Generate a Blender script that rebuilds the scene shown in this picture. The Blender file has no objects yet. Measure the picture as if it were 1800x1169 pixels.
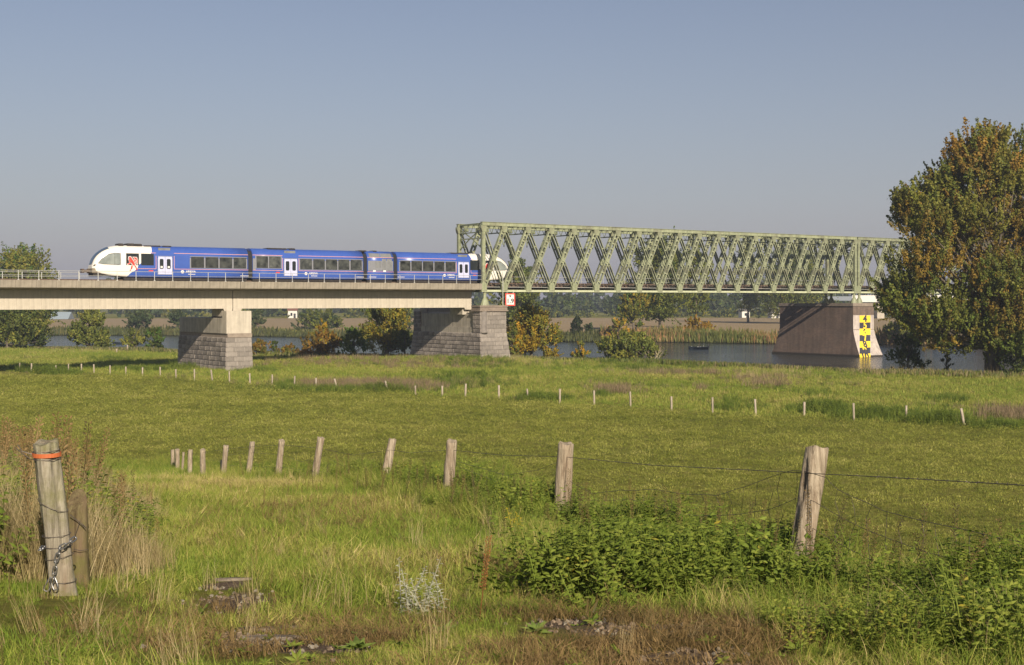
import bpy, bmesh, math, random
import numpy as np
from mathutils import Vector, Matrix
R = math.radians
random.seed(7); rng = np.random.default_rng(7)
S = bpy.context.scene
COL = S.collection

# ------------------------------------------------------------------ camera
FX = 2255.0                                   # focal length in photograph pixels (1800 wide)
cam_d = bpy.data.cameras.new('camera'); cam = bpy.data.objects.new('camera', cam_d); COL.objects.link(cam)
cam_d.sensor_width = 36; cam_d.lens = 36 * FX / 1800; cam_d.clip_start = 0.2; cam_d.clip_end = 12000
cam_d.shift_y = -51.15 / 1800
cam.matrix_world = Matrix.Rotation(R(90), 4, 'X') @ Matrix.Rotation(-0.0025, 4, 'Z')
S.camera = cam

# ------------------------------------------------------------------ light
SUN_EL, SUN_AZ = R(26.0), R(160.5)            # azimuth clockwise from +Y (straight ahead)
sx, sy, sz = math.sin(SUN_AZ) * math.cos(SUN_EL), math.cos(SUN_AZ) * math.cos(SUN_EL), math.sin(SUN_EL)
sun_d = bpy.data.lights.new('sun', 'SUN'); sun = bpy.data.objects.new('sun', sun_d); COL.objects.link(sun)
sun_d.energy = 4.6; sun_d.angle = R(0.55); sun_d.color = (1.0, 0.875, 0.70)
sun.rotation_mode = 'QUATERNION'; sun.rotation_quaternion = Vector((sx, sy, sz)).to_track_quat('Z', 'Y')
W = bpy.data.worlds.new('World'); S.world = W; W.use_nodes = True
wn = W.node_tree; wn.nodes.clear()
wo = wn.nodes.new('ShaderNodeOutputWorld'); wb = wn.nodes.new('ShaderNodeBackground'); sk = wn.nodes.new('ShaderNodeTexSky')
sk.sky_type = 'NISHITA'; sk.sun_disc = False; sk.sun_elevation = SUN_EL; sk.sun_rotation = SUN_AZ
sk.altitude = 0; sk.air_density = 1.0; sk.dust_density = 1.0; sk.ozone_density = 1.0
hs = wn.nodes.new('ShaderNodeHueSaturation'); hs.inputs['Saturation'].default_value = 0.95; hs.inputs['Hue'].default_value = 0.512
wn.links.new(sk.outputs[0], hs.inputs['Color']); wn.links.new(hs.outputs[0], wb.inputs[0]); wb.inputs[1].default_value = 0.055
# dull autumn haze layer thickening towards the horizon, the same all the way round
tcw = wn.nodes.new('ShaderNodeTexCoord'); sxyz = wn.nodes.new('ShaderNodeSeparateXYZ'); wn.links.new(tcw.outputs['Generated'], sxyz.inputs[0])
mab = wn.nodes.new('ShaderNodeMath'); mab.operation = 'ABSOLUTE'; wn.links.new(sxyz.outputs[2], mab.inputs[0])
mdv = wn.nodes.new('ShaderNodeMath'); mdv.operation = 'MULTIPLY'; mdv.inputs[1].default_value = -1 / .14; wn.links.new(mab.outputs[0], mdv.inputs[0])
mex = wn.nodes.new('ShaderNodeMath'); mex.operation = 'EXPONENT'; wn.links.new(mdv.outputs[0], mex.inputs[0])
wb2 = wn.nodes.new('ShaderNodeBackground'); wb2.inputs[0].default_value = (.388, .362, .425, 1); wb2.inputs[1].default_value = .72
wmx = wn.nodes.new('ShaderNodeMixShader'); wn.links.new(mex.outputs[0], wmx.inputs[0]); wn.links.new(wb.outputs[0], wmx.inputs[1]); wn.links.new(wb2.outputs[0], wmx.inputs[2])
wn.links.new(wmx.outputs[0], wo.inputs[0])
S.view_settings.view_transform = 'Standard'; S.view_settings.look = 'None'
S.view_settings.gamma = 1; S.view_settings.exposure = 0.52; S.view_settings.use_curve_mapping = False
S.render.engine = 'CYCLES'
S.cycles.max_bounces = 6; S.cycles.diffuse_bounces = 3; S.cycles.glossy_bounces = 3; S.cycles.transmission_bounces = 3
S.cycles.transparent_max_bounces = 6; S.cycles.volume_bounces = 0; S.cycles.caustics_reflective = False
S.cycles.use_denoising = True

# ------------------------------------------------------------------ measuring helpers (photograph pixel -> place)
def hor(px): return 535.6 - 0.0025 * px
def gp(px, py, z):                            # point of height z seen at the pixel
    Y = z * FX / (hor(px) - py); return Vector(((px - 900) / FX * Y, Y, z))
def at(px, py, Y): return Vector(((px - 900) / FX * Y, Y, (hor(px) - py) / FX * Y))
TH = R(34.5); EX, EY = math.cos(TH), math.sin(TH)     # bridge direction
BX, BY = -4.59, 171.2                         # track centreline, t = 0
def bt(px, n):
    r = (px - 900) / FX
    return (r * (BY - n * EX) - (BX + n * EY)) / (EX - r * EY)
def bz(px, py, n):
    t = bt(px, n); return (hor(px) - py) / FX * (BY - n * EX + t * EY)
def bw(t, n, z=0.0): return Vector((BX + t * EX + n * EY, BY + t * EY - n * EX, z))

# ------------------------------------------------------------------ object helpers
def mesh_obj(name, verts, faces, mat=None, parent=None, smooth=False):
    me = bpy.data.meshes.new(name)
    me.from_pydata([tuple(v) for v in verts], [], faces); me.update()
    if mat:
        for m in (mat if isinstance(mat, (list, tuple)) else [mat]): me.materials.append(m)
    if smooth: me.polygons.foreach_set('use_smooth', [True] * len(me.polygons))
    o = bpy.data.objects.new(name, me); COL.objects.link(o)
    if parent: o.parent = parent
    return o
def tag(o, label=None, cat=None, group=None, kind=None):
    if label: o['label'] = label
    if cat: o['category'] = cat
    if group: o['group'] = group
    if kind: o['kind'] = kind
    return o
def empty(name, loc, rz=0, label=None, cat=None, group=None):
    o = bpy.data.objects.new(name, None); COL.objects.link(o); o.location = loc; o.rotation_euler = (0, 0, rz)
    return tag(o, label, cat, group)
def link_copy(src, parent, loc=None, rot=None, name=None):
    c = src.copy(); COL.objects.link(c); c.parent = parent
    if loc is not None: c.location = loc
    if rot is not None: c.rotation_euler = rot
    return c
def copy_tree(o, parent=None):
    kids = [c for c in o.children]
    c = o.copy(); COL.objects.link(c); c.parent = parent
    for k in kids: copy_tree(k, c)
    return c

def bake_font(o):
    me = bpy.data.meshes.new_from_object(o, depsgraph=bpy.context.evaluated_depsgraph_get()); m = o.data.materials[0]; n = bpy.data.objects.new(o.name, me); COL.objects.link(n)
    if not len(me.materials): me.materials.append(m)
    n.parent = o.parent; n.location = o.location; n.rotation_euler = o.rotation_euler; n.scale = o.scale; nm = o.name.split('.')[0]; bpy.data.objects.remove(o); n.name = nm; return n
class MB:
    def __init__(s, off=(0, 0, 0)): s.v = []; s.f = []; s.o = Vector(off)
    def add(s, vs, fs):
        b = len(s.v); s.v += [Vector(v) - s.o for v in vs]; s.f += [tuple(i + b for i in f) for f in fs]; return s
    def box(s, x0, x1, y0, y1, z0, z1):
        return s.add([(x0,y0,z0),(x1,y0,z0),(x1,y1,z0),(x0,y1,z0),(x0,y0,z1),(x1,y0,z1),(x1,y1,z1),(x0,y1,z1)],
                     [(0,3,2,1),(4,5,6,7),(0,1,5,4),(1,2,6,5),(2,3,7,6),(3,0,4,7)])
    def bar(s, a, b, w, h, up=(0, 0, 1)):     # rectangular bar from a to b, w across, h in the up direction
        a, b = Vector(a), Vector(b); d = (b - a).normalized(); u = Vector(up)
        x = d.cross(u)
        if x.length < 1e-4: x = d.cross(Vector((1, 0, 0)))
        x.normalize(); u = x.cross(d).normalized(); x *= w / 2; u *= h / 2
        vs = [a - x - u, a + x - u, a + x + u, a - x + u, b - x - u, b + x - u, b + x + u, b - x + u]
        return s.add(vs, [(0,1,2,3),(7,6,5,4),(0,4,5,1),(1,5,6,2),(2,6,7,3),(3,7,4,0)])
    def tube(s, pts, r, n=6, caps=True):
        pts = [Vector(p) for p in pts]; rr = r if isinstance(r, (list, tuple)) else [r] * len(pts); b = []
        ref = Vector((0.13, 0.21, 0.97))
        for i, p in enumerate(pts):
            d = (pts[min(i + 1, len(pts) - 1)] - pts[max(i - 1, 0)]).normalized()
            x = d.cross(ref)
            if x.length < 0.05: x = d.cross(Vector((1, 0, 0)))
            x.normalize(); y = d.cross(x)
            for k in range(n):
                a = 2 * math.pi * k / n; b.append(p + (x * math.cos(a) + y * math.sin(a)) * rr[i])
        f = []
        for i in range(len(pts) - 1):
            for k in range(n):
                k2 = (k + 1) % n; f.append((i * n + k, (i + 1) * n + k, (i + 1) * n + k2, i * n + k2))
        if caps: f.append(tuple(range(n))); f.append(tuple((len(pts) - 1) * n + k for k in reversed(range(n))))
        return s.add(b, f)
    def prism(s, poly, axis, a, b):           # poly 2D extruded along axis ('x','y','z') from a to b
        def m(p, q):
            return {'x': (q, p[0], p[1]), 'y': (p[0], q, p[1]), 'z': (p[0], p[1], q)}[axis]
        n = len(poly)
        return s.add([m(p, a) for p in poly] + [m(p, b) for p in poly],
                     [tuple(range(n)), tuple(reversed(range(n, 2 * n)))] + [(i, n + i, n + (i + 1) % n, (i + 1) % n) for i in range(n)])
    def build(s, name, mat, parent=None, smooth=False, bevel=0):
        o = mesh_obj(name, s.v, s.f, mat, parent, smooth)
        bm = bmesh.new(); bm.from_mesh(o.data); bmesh.ops.recalc_face_normals(bm, faces=bm.faces)
        if bevel: bmesh.ops.bevel(bm, geom=bm.edges[:], offset=bevel, segments=1, affect='EDGES')
        bm.to_mesh(o.data); bm.free()
        if smooth: o.data.polygons.foreach_set('use_smooth', [True] * len(o.data.polygons))
        return o

# ------------------------------------------------------------------ materials
def newmat(name):
    m = bpy.data.materials.new(name); m.use_nodes = True; nt = m.node_tree
    return m, nt, nt.nodes['Principled BSDF']
def N(nt, t, **kw):
    n = nt.nodes.new(t)
    for k, v in kw.items():
        if k in n.inputs: n.inputs[k].default_value = v
        else: setattr(n, k, v)
    return n
def ramp(nt, fac, stops):
    r = nt.nodes.new('ShaderNodeValToRGB'); e = r.color_ramp.elements
    while len(e) < len(stops): e.new(0.5)
    for i, (p, c) in enumerate(stops): e[i].position = p; e[i].color = (*c, 1)
    if fac is not None: nt.links.new(fac, r.inputs[0])
    return r
def mixc(nt, fac, a, b, mode='MIX'):
    m = nt.nodes.new('ShaderNodeMix'); m.data_type = 'RGBA'; m.blend_type = mode
    for s_, v in ((m.inputs[0], fac), (m.inputs[6], a), (m.inputs[7], b)):
        if isinstance(v, (int, float)): s_.default_value = v
        elif isinstance(v, tuple): s_.default_value = (*v, 1)
        else: nt.links.new(v, s_)
    return m.outputs[2]
def noise(nt, vec, scale, detail=6, rough=.6, stretch=None, dist=0):
    if stretch:
        mp = N(nt, 'ShaderNodeMapping'); mp.inputs['Scale'].default_value = stretch; nt.links.new(vec, mp.inputs['Vector']); vec = mp.outputs[0]
    n = N(nt, 'ShaderNodeTexNoise', Scale=scale, Detail=detail, Roughness=rough, Distortion=dist); nt.links.new(vec, n.inputs['Vector'])
    return n.outputs[0]
def surf(name, c1, c2, scale=2.0, rough=.8, bump=.15, bscale=None, stretch=None, metallic=0, rnd=.12, spec=.3, streak=0, c3=None, world=False):
    m, nt, p = newmat(name)
    tc = N(nt, 'ShaderNodeTexCoord'); vec = tc.outputs['Object']
    if world:
        g = N(nt, 'ShaderNodeNewGeometry'); vec = g.outputs['Position']
    f = noise(nt, vec, scale, stretch=stretch)
    r = ramp(nt, f, [(.32, c1), (.68, c2)]); col = r.outputs[0]
    if c3:
        f3 = noise(nt, vec, scale * .31, 8, .7); r3 = ramp(nt, f3, [(.5, (0, 0, 0)), (.66, (1, 1, 1))]); col = mixc(nt, r3.outputs[0], col, c3)
    if streak:
        fs = noise(nt, vec, 1.0, 4, .6, stretch=(3.5, 3.5, .22)); rs = ramp(nt, fs, [(.42, (1, 1, 1)), (.72, (1 - streak,) * 3)]); col = mixc(nt, 1.0, col, rs.outputs[0], 'MULTIPLY')
    if rnd:
        oi = N(nt, 'ShaderNodeObjectInfo'); mr = N(nt, 'ShaderNodeMapRange'); mr.inputs[3].default_value = 1 - rnd; mr.inputs[4].default_value = 1 + rnd
        nt.links.new(oi.outputs['Random'], mr.inputs[0]); hv = N(nt, 'ShaderNodeHueSaturation'); nt.links.new(mr.outputs[0], hv.inputs['Value']); nt.links.new(col, hv.inputs['Color']); col = hv.outputs[0]
    nt.links.new(col, p.inputs['Base Color']); p.inputs['Roughness'].default_value = rough; p.inputs['Metallic'].default_value = metallic
    p.inputs['Specular IOR Level'].default_value = spec
    if bump:
        fb = noise(nt, vec, bscale or scale * 4, 8, .7, stretch=stretch); b = N(nt, 'ShaderNodeBump', Strength=bump, Distance=.05)
        nt.links.new(fb, b.inputs['Height']); nt.links.new(b.outputs[0], p.inputs['Normal'])
    return m
def plain(name, c, rough=.6, metallic=0, spec=.4):
    return surf(name, tuple(x * .92 for x in c), tuple(min(1, x * 1.06) for x in c), 5, rough, .03, rnd=0, metallic=metallic, spec=spec)

concrete = surf('concrete', (.45, .40, .325), (.54, .485, .395), 1.2, .85, .1, 9, rnd=.035, streak=.22)
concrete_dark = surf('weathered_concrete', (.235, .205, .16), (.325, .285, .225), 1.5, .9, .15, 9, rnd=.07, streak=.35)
concrete_pier = surf('pier_concrete', (.36, .32, .26), (.50, .45, .37), .9, .9, .12, 8, rnd=0, streak=.45)
stone_m = surf('grey_stone', (.18, .155, .135), (.37, .325, .285), 2.6, .95, .9, 7, rnd=.3, c3=(.13, .11, .10))
stone_smooth = surf('dressed_stone', (.205, .18, .158), (.315, .28, .245), 1.3, .9, .4, 7, rnd=.2, c3=(.15, .135, .12), streak=.25)
mortar = surf('mortar', (.42, .38, .33), (.52, .47, .41), 4, .95, .3, rnd=0)
coping_m = surf('brown_coping', (.20, .16, .13), (.29, .24, .19), 2, .9, .25, rnd=.1)
green_steel = surf('green_steel', (.235, .26, .155), (.33, .35, .22), 1.6, .55, .12, 12, rnd=.08, c3=(.17, .165, .11), spec=.4, streak=.3)
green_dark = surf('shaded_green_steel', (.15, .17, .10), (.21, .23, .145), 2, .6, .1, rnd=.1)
galv = surf('galvanised_steel', (.42, .42, .40), (.56, .56, .53), 6, .5, .05, metallic=.3, rnd=.08)
rust = surf('rusty_steel', (.075, .05, .035), (.15, .10, .07), 4, .8, .3)
sleeper_m = surf('tarred_timber', (.06, .048, .04), (.13, .10, .08), 3, .9, .3, rnd=.2)
dark_under = surf('grimy_undercarriage', (.02, .018, .016), (.055, .045, .04), 4, .8, .2)
rubber = plain('black_rubber', (.02, .02, .022), .6)
white_paint = plain('white_paint', (.72, .70, .66), .35)
red_paint = plain('red_paint', (.62, .05, .035), .4)
black_paint = plain('black_paint', (.02, .02, .022), .5)
yellow_paint = surf('yellow_gauge_paint', (.80, .56, .03), (.88, .66, .06), 3, .6, .05, rnd=.03)
navy_paint = surf('dark_gauge_paint', (.035, .035, .05), (.06, .06, .075), 3, .6, .05, rnd=.05)

# ------------------------------------------------------------------ terrain
FIELD, WATER, FARF = -7.75, -8.75, -6.5
POSTS = [  # fence up the ramp: px top, py top, px base, py base, distance, width m
    (1435, 788, 1405, 995, 13.5, .235), (994, 779, 986, 912, 20.5, .25), (794, 775, 785, 882, 25.3, .21), (689, 772, 672, 860, 31.0, .20),
    (564, 769, 550, 853, 33.5, .18), (495, 774, 487, 851, 36.5, .17), (443, 777, 434, 850, 38.5, .16), (397, 783, 391, 849, 41.5, .17),
    (356, 790, 356, 848, 46.5, .19), (334, 791, 333, 841, 49.5, .18), (322, 795, 319, 836, 53, .10), (311, 790, 311, 832, 56, .19), (303, 791, 303, 829, 57.5, .17)]
FXs = [(7.2, 0.0), (5.4, 6.5)] + [(((p[2] - 900) / FX) * p[4], p[4]) for p in POSTS[:9]] + [(-14.6, 57.5), (-20, 80)]
fY = np.array([q[1] for q in FXs]); fX = np.array([q[0] for q in FXs])
rY = np.array([-40, 0, 6, 11, 13.5, 20.5, 25.3, 31, 36.5, 41.5, 46.5, 52, 57.5, 66, 90.])
rZ = np.array([-1.5, -1.6, -1.95, -2.53, -2.78, -3.44, -3.85, -4.4, -5.05, -5.75, -6.35, -6.95, -7.4, -7.7, FIELD])
nbX = np.array([-900, -400, -150, -81, -56, -38.5, -16, 0, 9.9, 28, 38, 53, 80, 200, 900.]); nbY = np.array([800, 450, 262, 228, 210, 195, 187, 178, 171, 157, 143, 135, 124, 70, -250.])
fbX = np.array([-900, -400, -132, -98, -69, 12.9, 38, 54.6, 88, 200, 900.]); fbY = np.array([820, 500, 367, 358, 346, 290, 285, 273, 263, 225, 20.])
def vnoise(X, Y, s, seed=0):                   # cheap smooth noise from summed sines
    a = seed * 1.7
    return (np.sin(X / s + 1.3 * a + 1.7 * np.sin(Y / s * .61 + a)) + np.sin(Y / s * 1.13 + 2.1 * a + 1.4 * np.sin(X / s * .73 + 3 * a)) + .7 * np.sin((X + Y) / s * 1.9 + a)) / 2.7
def sstep(a, b, x):
    t = np.clip((x - a) / (b - a), 0, 1); return t * t * (3 - 2 * t)
def dfence(X, Y): return (X - np.interp(Y, fY, fX)) * .95
def ground(X, Y):
    X = np.asarray(X, float); Y = np.asarray(Y, float)
    d = dfence(X, Y); zr = np.interp(Y, rY, rZ)
    zr = zr + .06 * vnoise(X, Y, 1.1, 2) * sstep(70, 50, Y)
    drop = np.where(d > .3, .40 * (d - .3), 0) + np.where(d < -9.5, .16 * (-9.5 - d), 0) - .35 * np.exp(-((d + 10.8) / 1.6) ** 2) * sstep(60, 35, Y)
    near = zr - drop
    fld = FIELD + .10 * vnoise(X, Y, 21, 1) + .03 * vnoise(X, Y, 5, 3)
    k = .35
    h = np.clip(.5 + .5 * (near - fld) / k, 0, 1); z = fld * (1 - h) + near * h + k * h * (1 - h) * .6
    # mound by the second pier, low rise along the meadow
    z = z + .8 * np.exp(-(((X + 12) / 22) ** 2 + ((Y - 163) / 9) ** 2)) + .25 * np.exp(-(((X - 5) / 60) ** 2 + ((Y - 138) / 12) ** 2))
    nb = np.interp(X, nbX, nbY) + 1.2 * vnoise(X, Y, 7, 5); fb = np.interp(X, fbX, fbY) + 1.0 * vnoise(X, Y, 8, 6)
    bed = -11.0
    t1 = sstep(-1, 7, Y - nb); z = z * (1 - t1) + bed * t1
    t2 = sstep(-4, 3, Y - fb); far = FARF - .9 * (1 - sstep(3, 25, Y - fb)) ; z = z * (1 - t2) + far * t2
    z = z + sstep(900, 5000, Y) * 22 * (0.5 + .5 * vnoise(X, Y, 900, 4))
    return z
soil_spots = [gp(408, 1024, -2.33), gp(398, 1000, -2.4)] + [gp(*q) for q in ((462, 1112, -2.25), (415, 1040, -2.4), (1120, 1098, -2.2), (1010, 1080, -2.25), (1190, 1150, -2.1), (1060, 1168, -2.0), (560, 1130, -2.2), (1250, 1169, -2.05))]
SOILDOC = 1
soil_r = [(.28, .3), (.22, .3), (.42, .45), (.2, .5), (.5, .3), (.3, .3), (.35, .22), (.45, .2), (.3, .3), (.35, .2)]
def soil(X, Y, k=1.0):
    m = np.zeros_like(X)
    for p, (a, b) in zip(soil_spots, soil_r): m = np.maximum(m, np.exp(-(((X - p.x) / a / k) ** 2 + ((Y - p.y) / b / k) ** 2) ** 1.5))
    return m * np.clip(1.05 + .55 * vnoise(X, Y, .16, 91) + .3 * vnoise(X, Y, .07, 92), 0, 1.2)
def build_ground():
    Ys = [-60.0]
    while Ys[-1] < 9000:
        y = Ys[-1]; Ys.append(y + (3.0 if y < 2 else max(.14, y * .0125)))
    Ys = np.array(Ys); nu = 280; u = np.linspace(-1, 1, nu); u = np.sign(u) * np.abs(u) ** 1.25
    Wd = 28 + np.abs(Ys) * 1.05
    X = Wd[:, None] * u[None, :]; Yg = np.repeat(Ys[:, None], nu, 1); Z = ground(X, Yg)
    co = np.stack([X, Yg, Z], -1).reshape(-1, 3); ny = len(Ys)
    i = np.arange(ny - 1)[:, None] * nu + np.arange(nu - 1)[None, :]
    q = np.stack([i, i + 1, i + nu + 1, i + nu], -1).reshape(-1, 4)
    me = bpy.data.meshes.new('ground'); me.vertices.add(len(co)); me.vertices.foreach_set('co', co.ravel())
    me.loops.add(q.size); me.loops.foreach_set('vertex_index', q.ravel().astype(np.int32)); me.polygons.add(len(q))
    me.polygons.foreach_set('loop_start', np.arange(0, q.size, 4, dtype=np.int32)); me.update(calc_edges=True)
    me.polygons.foreach_set('use_smooth', np.ones(len(q), bool))
    Xf, Yf = co[:, 0], co[:, 1]; d = dfence(Xf, Yf)
    fb = np.interp(Xf, fbX, fbY); nb = np.interp(Xf, nbX, nbY)
    zone = np.zeros((len(co), 4)); zone[:, 3] = 1
    zone[:, 0] = soil(Xf, Yf)                                                       # bare soil
    zone[:, 1] = sstep(12, 17, Yf - fb + vnoise(Xf, Yf, 9, 8)) * sstep(585, 560, Yf + .12 * Xf)       # ploughed brown field
    zone[:, 2] = sstep(.5, 3, d - (2 + .12 * Yf)) * sstep(0, 3, fence_far(Xf) - Yf); zone[:, 2] = sstep(-6.4, -7.2, co[:, 2]) * sstep(0, 3, fence_far(Xf) - Yf) # mown field
    a = me.attributes.new('zone', 'FLOAT_COLOR', 'POINT'); a.data.foreach_set('color', zone.ravel())
    o = bpy.data.objects.new('ground', me); COL.objects.link(o); tag(o, kind='structure'); return o
FAR_PX = [(34, 638, 652), (55, 639, 653), (98, 643, 655), (120, 640, 655), (143, 640, 654), (165, 641, 655), (193, 643, 657), (221, 645.5, 660), (250, 647, 661), (281.5, 646.5, 662),
    (309, 651, 666), (341.5, 650, 670), (373, 652.5, 671), (403, 655, 673), (439, 658, 677), (478, 660, 678), (517, 662.5, 681.5), (555.5, 664.5, 682.5), (592, 666, 684),
    (681, 670, 687), (730, 678, 692.5), (777, 678.5, 696), (817.5, 675, 696.5), (876.5, 678, 701), (928, 684.5, 702), (983.5, 685, 710), (1044, 688, 711.5), (1108, 690, 716),
    (1180, 698.5, 721.5), (1252, 700, 726.5), (1328, 703, 731), (1413, 708, 731), (1500.5, 710, 740), (1592.5, 714.5, 741), (1694, 719.5, 747)]
far_posts = [gp(x, yb + 1, FIELD) for x, yt, yb in FAR_PX]
fpX = np.array([p.x for p in far_posts]); fpY = np.array([p.y for p in far_posts])
def fence_far(X):
    return np.interp(X, np.concatenate([[-300], fpX, [300]]), np.concatenate([[fpY[0] + 120], fpY, [fpY[-1] - 60]]))

def ground_mat():
    m, nt, p = newmat('meadow_ground'); g = N(nt, 'ShaderNodeNewGeometry'); pos = g.outputs['Position']
    at_ = N(nt, 'ShaderNodeAttribute'); at_.attribute_name = 'zone'; sp = N(nt, 'ShaderNodeSeparateColor'); nt.links.new(at_.outputs['Color'], sp.inputs[0])
    n1 = noise(nt, pos, .35, 8, .65); n2 = noise(nt, pos, 5, 8, .75); n3 = noise(nt, pos, .05, 4, .6)
    grass = ramp(nt, n2, [(.30, (.10, .11, .018)), (.5, (.18, .18, .03)), (.72, (.27, .25, .055))]).outputs[0]
    grass = mixc(nt, ramp(nt, n1, [(.4, (0, 0, 0)), (.7, (.55, .55, .55))]).outputs[0], grass, (.24, .20, .06))
    mow_n = noise(nt, pos, 1.0, 10, .8, stretch=(1.6, 5.5, 1)); mown = ramp(nt, mow_n, [(.30, (.075, .08, .014)), (.5, (.19, .18, .034)), (.66, (.34, .30, .085))]).outputs[0]
    band = noise(nt, pos, 1.0, 3, .5, stretch=(.02, .22, 1)); mown = mixc(nt, ramp(nt, band, [(.42, (0, 0, 0)), (.62, (.45, .45, .45))]).outputs[0], mown, (.15, .16, .024))
    col = mixc(nt, sp.outputs[2], grass, mown)
    brown = ramp(nt, noise(nt, pos, .5, 8, .7, stretch=(.2, 1, 1)), [(.3, (.27, .20, .115)), (.7, (.37, .28, .165))]).outputs[0]
    col = mixc(nt, sp.outputs[1], col, brown)
    soilc = ramp(nt, noise(nt, pos, 12, 8, .75), [(.3, (.09, .06, .038)), (.55, (.20, .145, .10)), (.75, (.30, .235, .17))]).outputs[0]
    col = mixc(nt, ramp(nt, sp.outputs[0], [(.25, (0, 0, 0)), (.6, (1, 1, 1))]).outputs[0], col, soilc)
    nt.links.new(col, p.inputs['Base Color']); p.inputs['Roughness'].default_value = .95; p.inputs['Specular IOR Level'].default_value = .1
    b = N(nt, 'ShaderNodeBump', Strength=.9, Distance=.12); nt.links.new(mow_n, b.inputs['Height'])
    b2 = N(nt, 'ShaderNodeBump', Strength=.6, Distance=.04); nt.links.new(n2, b2.inputs['Height']); nt.links.new(b.outputs[0], b2.inputs['Normal'])
    nt.links.new(b2.outputs[0], p.inputs['Normal']); return m
GROUND = build_ground(); GROUND.data.materials.append(ground_mat())

def water():
    m, nt, p = newmat('river_water'); g = N(nt, 'ShaderNodeNewGeometry')
    p.inputs['Base Color'].default_value = (.035, .042, .04, 1); p.inputs['Roughness'].default_value = .1; p.inputs['IOR'].default_value = 1.33
    f = noise(nt, g.outputs['Position'], 1.0, 6, .62, stretch=(.5, 1.3, 1)); b = N(nt, 'ShaderNodeBump', Strength=1.0, Distance=.22)
    nt.links.new(f, b.inputs['Height']); nt.links.new(b.outputs[0], p.inputs['Normal'])
    nX = np.concatenate([nbX]); v = []; f_ = []
    xs = np.linspace(-900, 900, 60); a = np.interp(xs, nbX, nbY) - 4; c = np.interp(xs, fbX, fbY) + 4
    for x, y0, y1 in zip(xs, a, c): v += [(x, y0, WATER), (x, y1, WATER)]
    for i in range(59): f_.append((2 * i, 2 * i + 2, 2 * i + 3, 2 * i + 1))
    o = mesh_obj('river', v, f_, m); tag(o, kind='structure')
water()

# ------------------------------------------------------------------ bridge frame helpers: local x = t, y = -n, z
def bthing(name, t, n, z, label, cat, group=None): return empty(name, bw(t, n, z), TH, label, cat, group)
Z_PAR, Z_PB, Z_GB = 2.61, 1.80, -.53
EDGE, GF, GBk, EDGEB = 3.3, 1.0, -2.6, -4.0   # deck edge near, girder face, girder back, deck edge far
T_J1 = bt(409.5, GF); T_END = bt(829.5, GF); T_PAR_END = bt(848, EDGE); SPAN = T_END - T_J1
def girder_span(t0, t1, name_lbl, par_end=None):
    par_end = par_end or t1
    r = bthing('concrete_bridge_span', t0, 0, 0, name_lbl, 'bridge span', 'concrete approach spans of the railway bridge')
    L = t1 - t0 - .06; Lp = par_end - t0 - .04
    c = MB().box(0.03, L, -GF + .05, -GBk, Z_GB + .003, Z_PB).build('girder', concrete, r)
    # slab with sloping underside
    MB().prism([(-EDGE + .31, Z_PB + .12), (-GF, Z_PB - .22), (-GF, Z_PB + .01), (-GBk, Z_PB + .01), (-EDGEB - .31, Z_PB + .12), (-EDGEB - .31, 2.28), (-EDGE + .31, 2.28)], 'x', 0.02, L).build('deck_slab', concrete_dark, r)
    n = max(1, round(L / 1.27)); w = (L - .03) / n
    pan = MB().box(.006, w - .006, -.0, .06, 0, Z_PB - .24 - Z_GB).build('web_panel', concrete, r); pan.location = (.03, -GF - .002, Z_GB)
    for i in range(1, n): link_copy(pan, r, (.03 + i * w, -GF - .002 - .002 * (i % 2), Z_GB))
    n = round(Lp / 2.05); w = Lp / n
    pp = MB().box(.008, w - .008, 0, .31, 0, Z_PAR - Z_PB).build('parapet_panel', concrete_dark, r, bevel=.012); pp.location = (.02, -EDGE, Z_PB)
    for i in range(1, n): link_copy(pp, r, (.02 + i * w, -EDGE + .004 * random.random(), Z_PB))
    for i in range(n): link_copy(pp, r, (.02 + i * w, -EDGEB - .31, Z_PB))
    for a in (.03, L - 1.12):
        MB().prism([(a, Z_GB), (a + 1.09, Z_GB), (a + 1.09 - (.12 if a < 1 else 0), -.80), (a + (.12 if a > 1 else 0), -.80)], 'y', -GF - .001, -GF + .5).build('bearing_haunch', concrete, r)
        MB().box(a, a + 1.09, -GF + .5, -GBk, -1.45, Z_GB - .001).build('bearing_haunch', concrete_pier, r)
    # ballast and track
    MB().prism([(-1.9, 2.28), (-1.45, 2.58), (1.45, 2.58), (1.9, 2.28)], 'x', .03, L).build('ballast', surf_ballast, r)
    for s in (-.75, .75): MB().box(.03, L, s - .035, s + .035, 2.62, 2.78).build('rail', rust, r)
    return r
surf_ballast = surf('ballast_stone', (.11, .095, .08), (.24, .21, .18), 14, .95, .9, 20, rnd=0)
girder_span(T_J1 - SPAN, T_J1, 'pale concrete girder span running from the barn side to the nearer stone pier')
girder_span(T_J1, T_END, 'pale concrete girder span between the nearer pier and the green truss', T_PAR_END)

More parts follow.
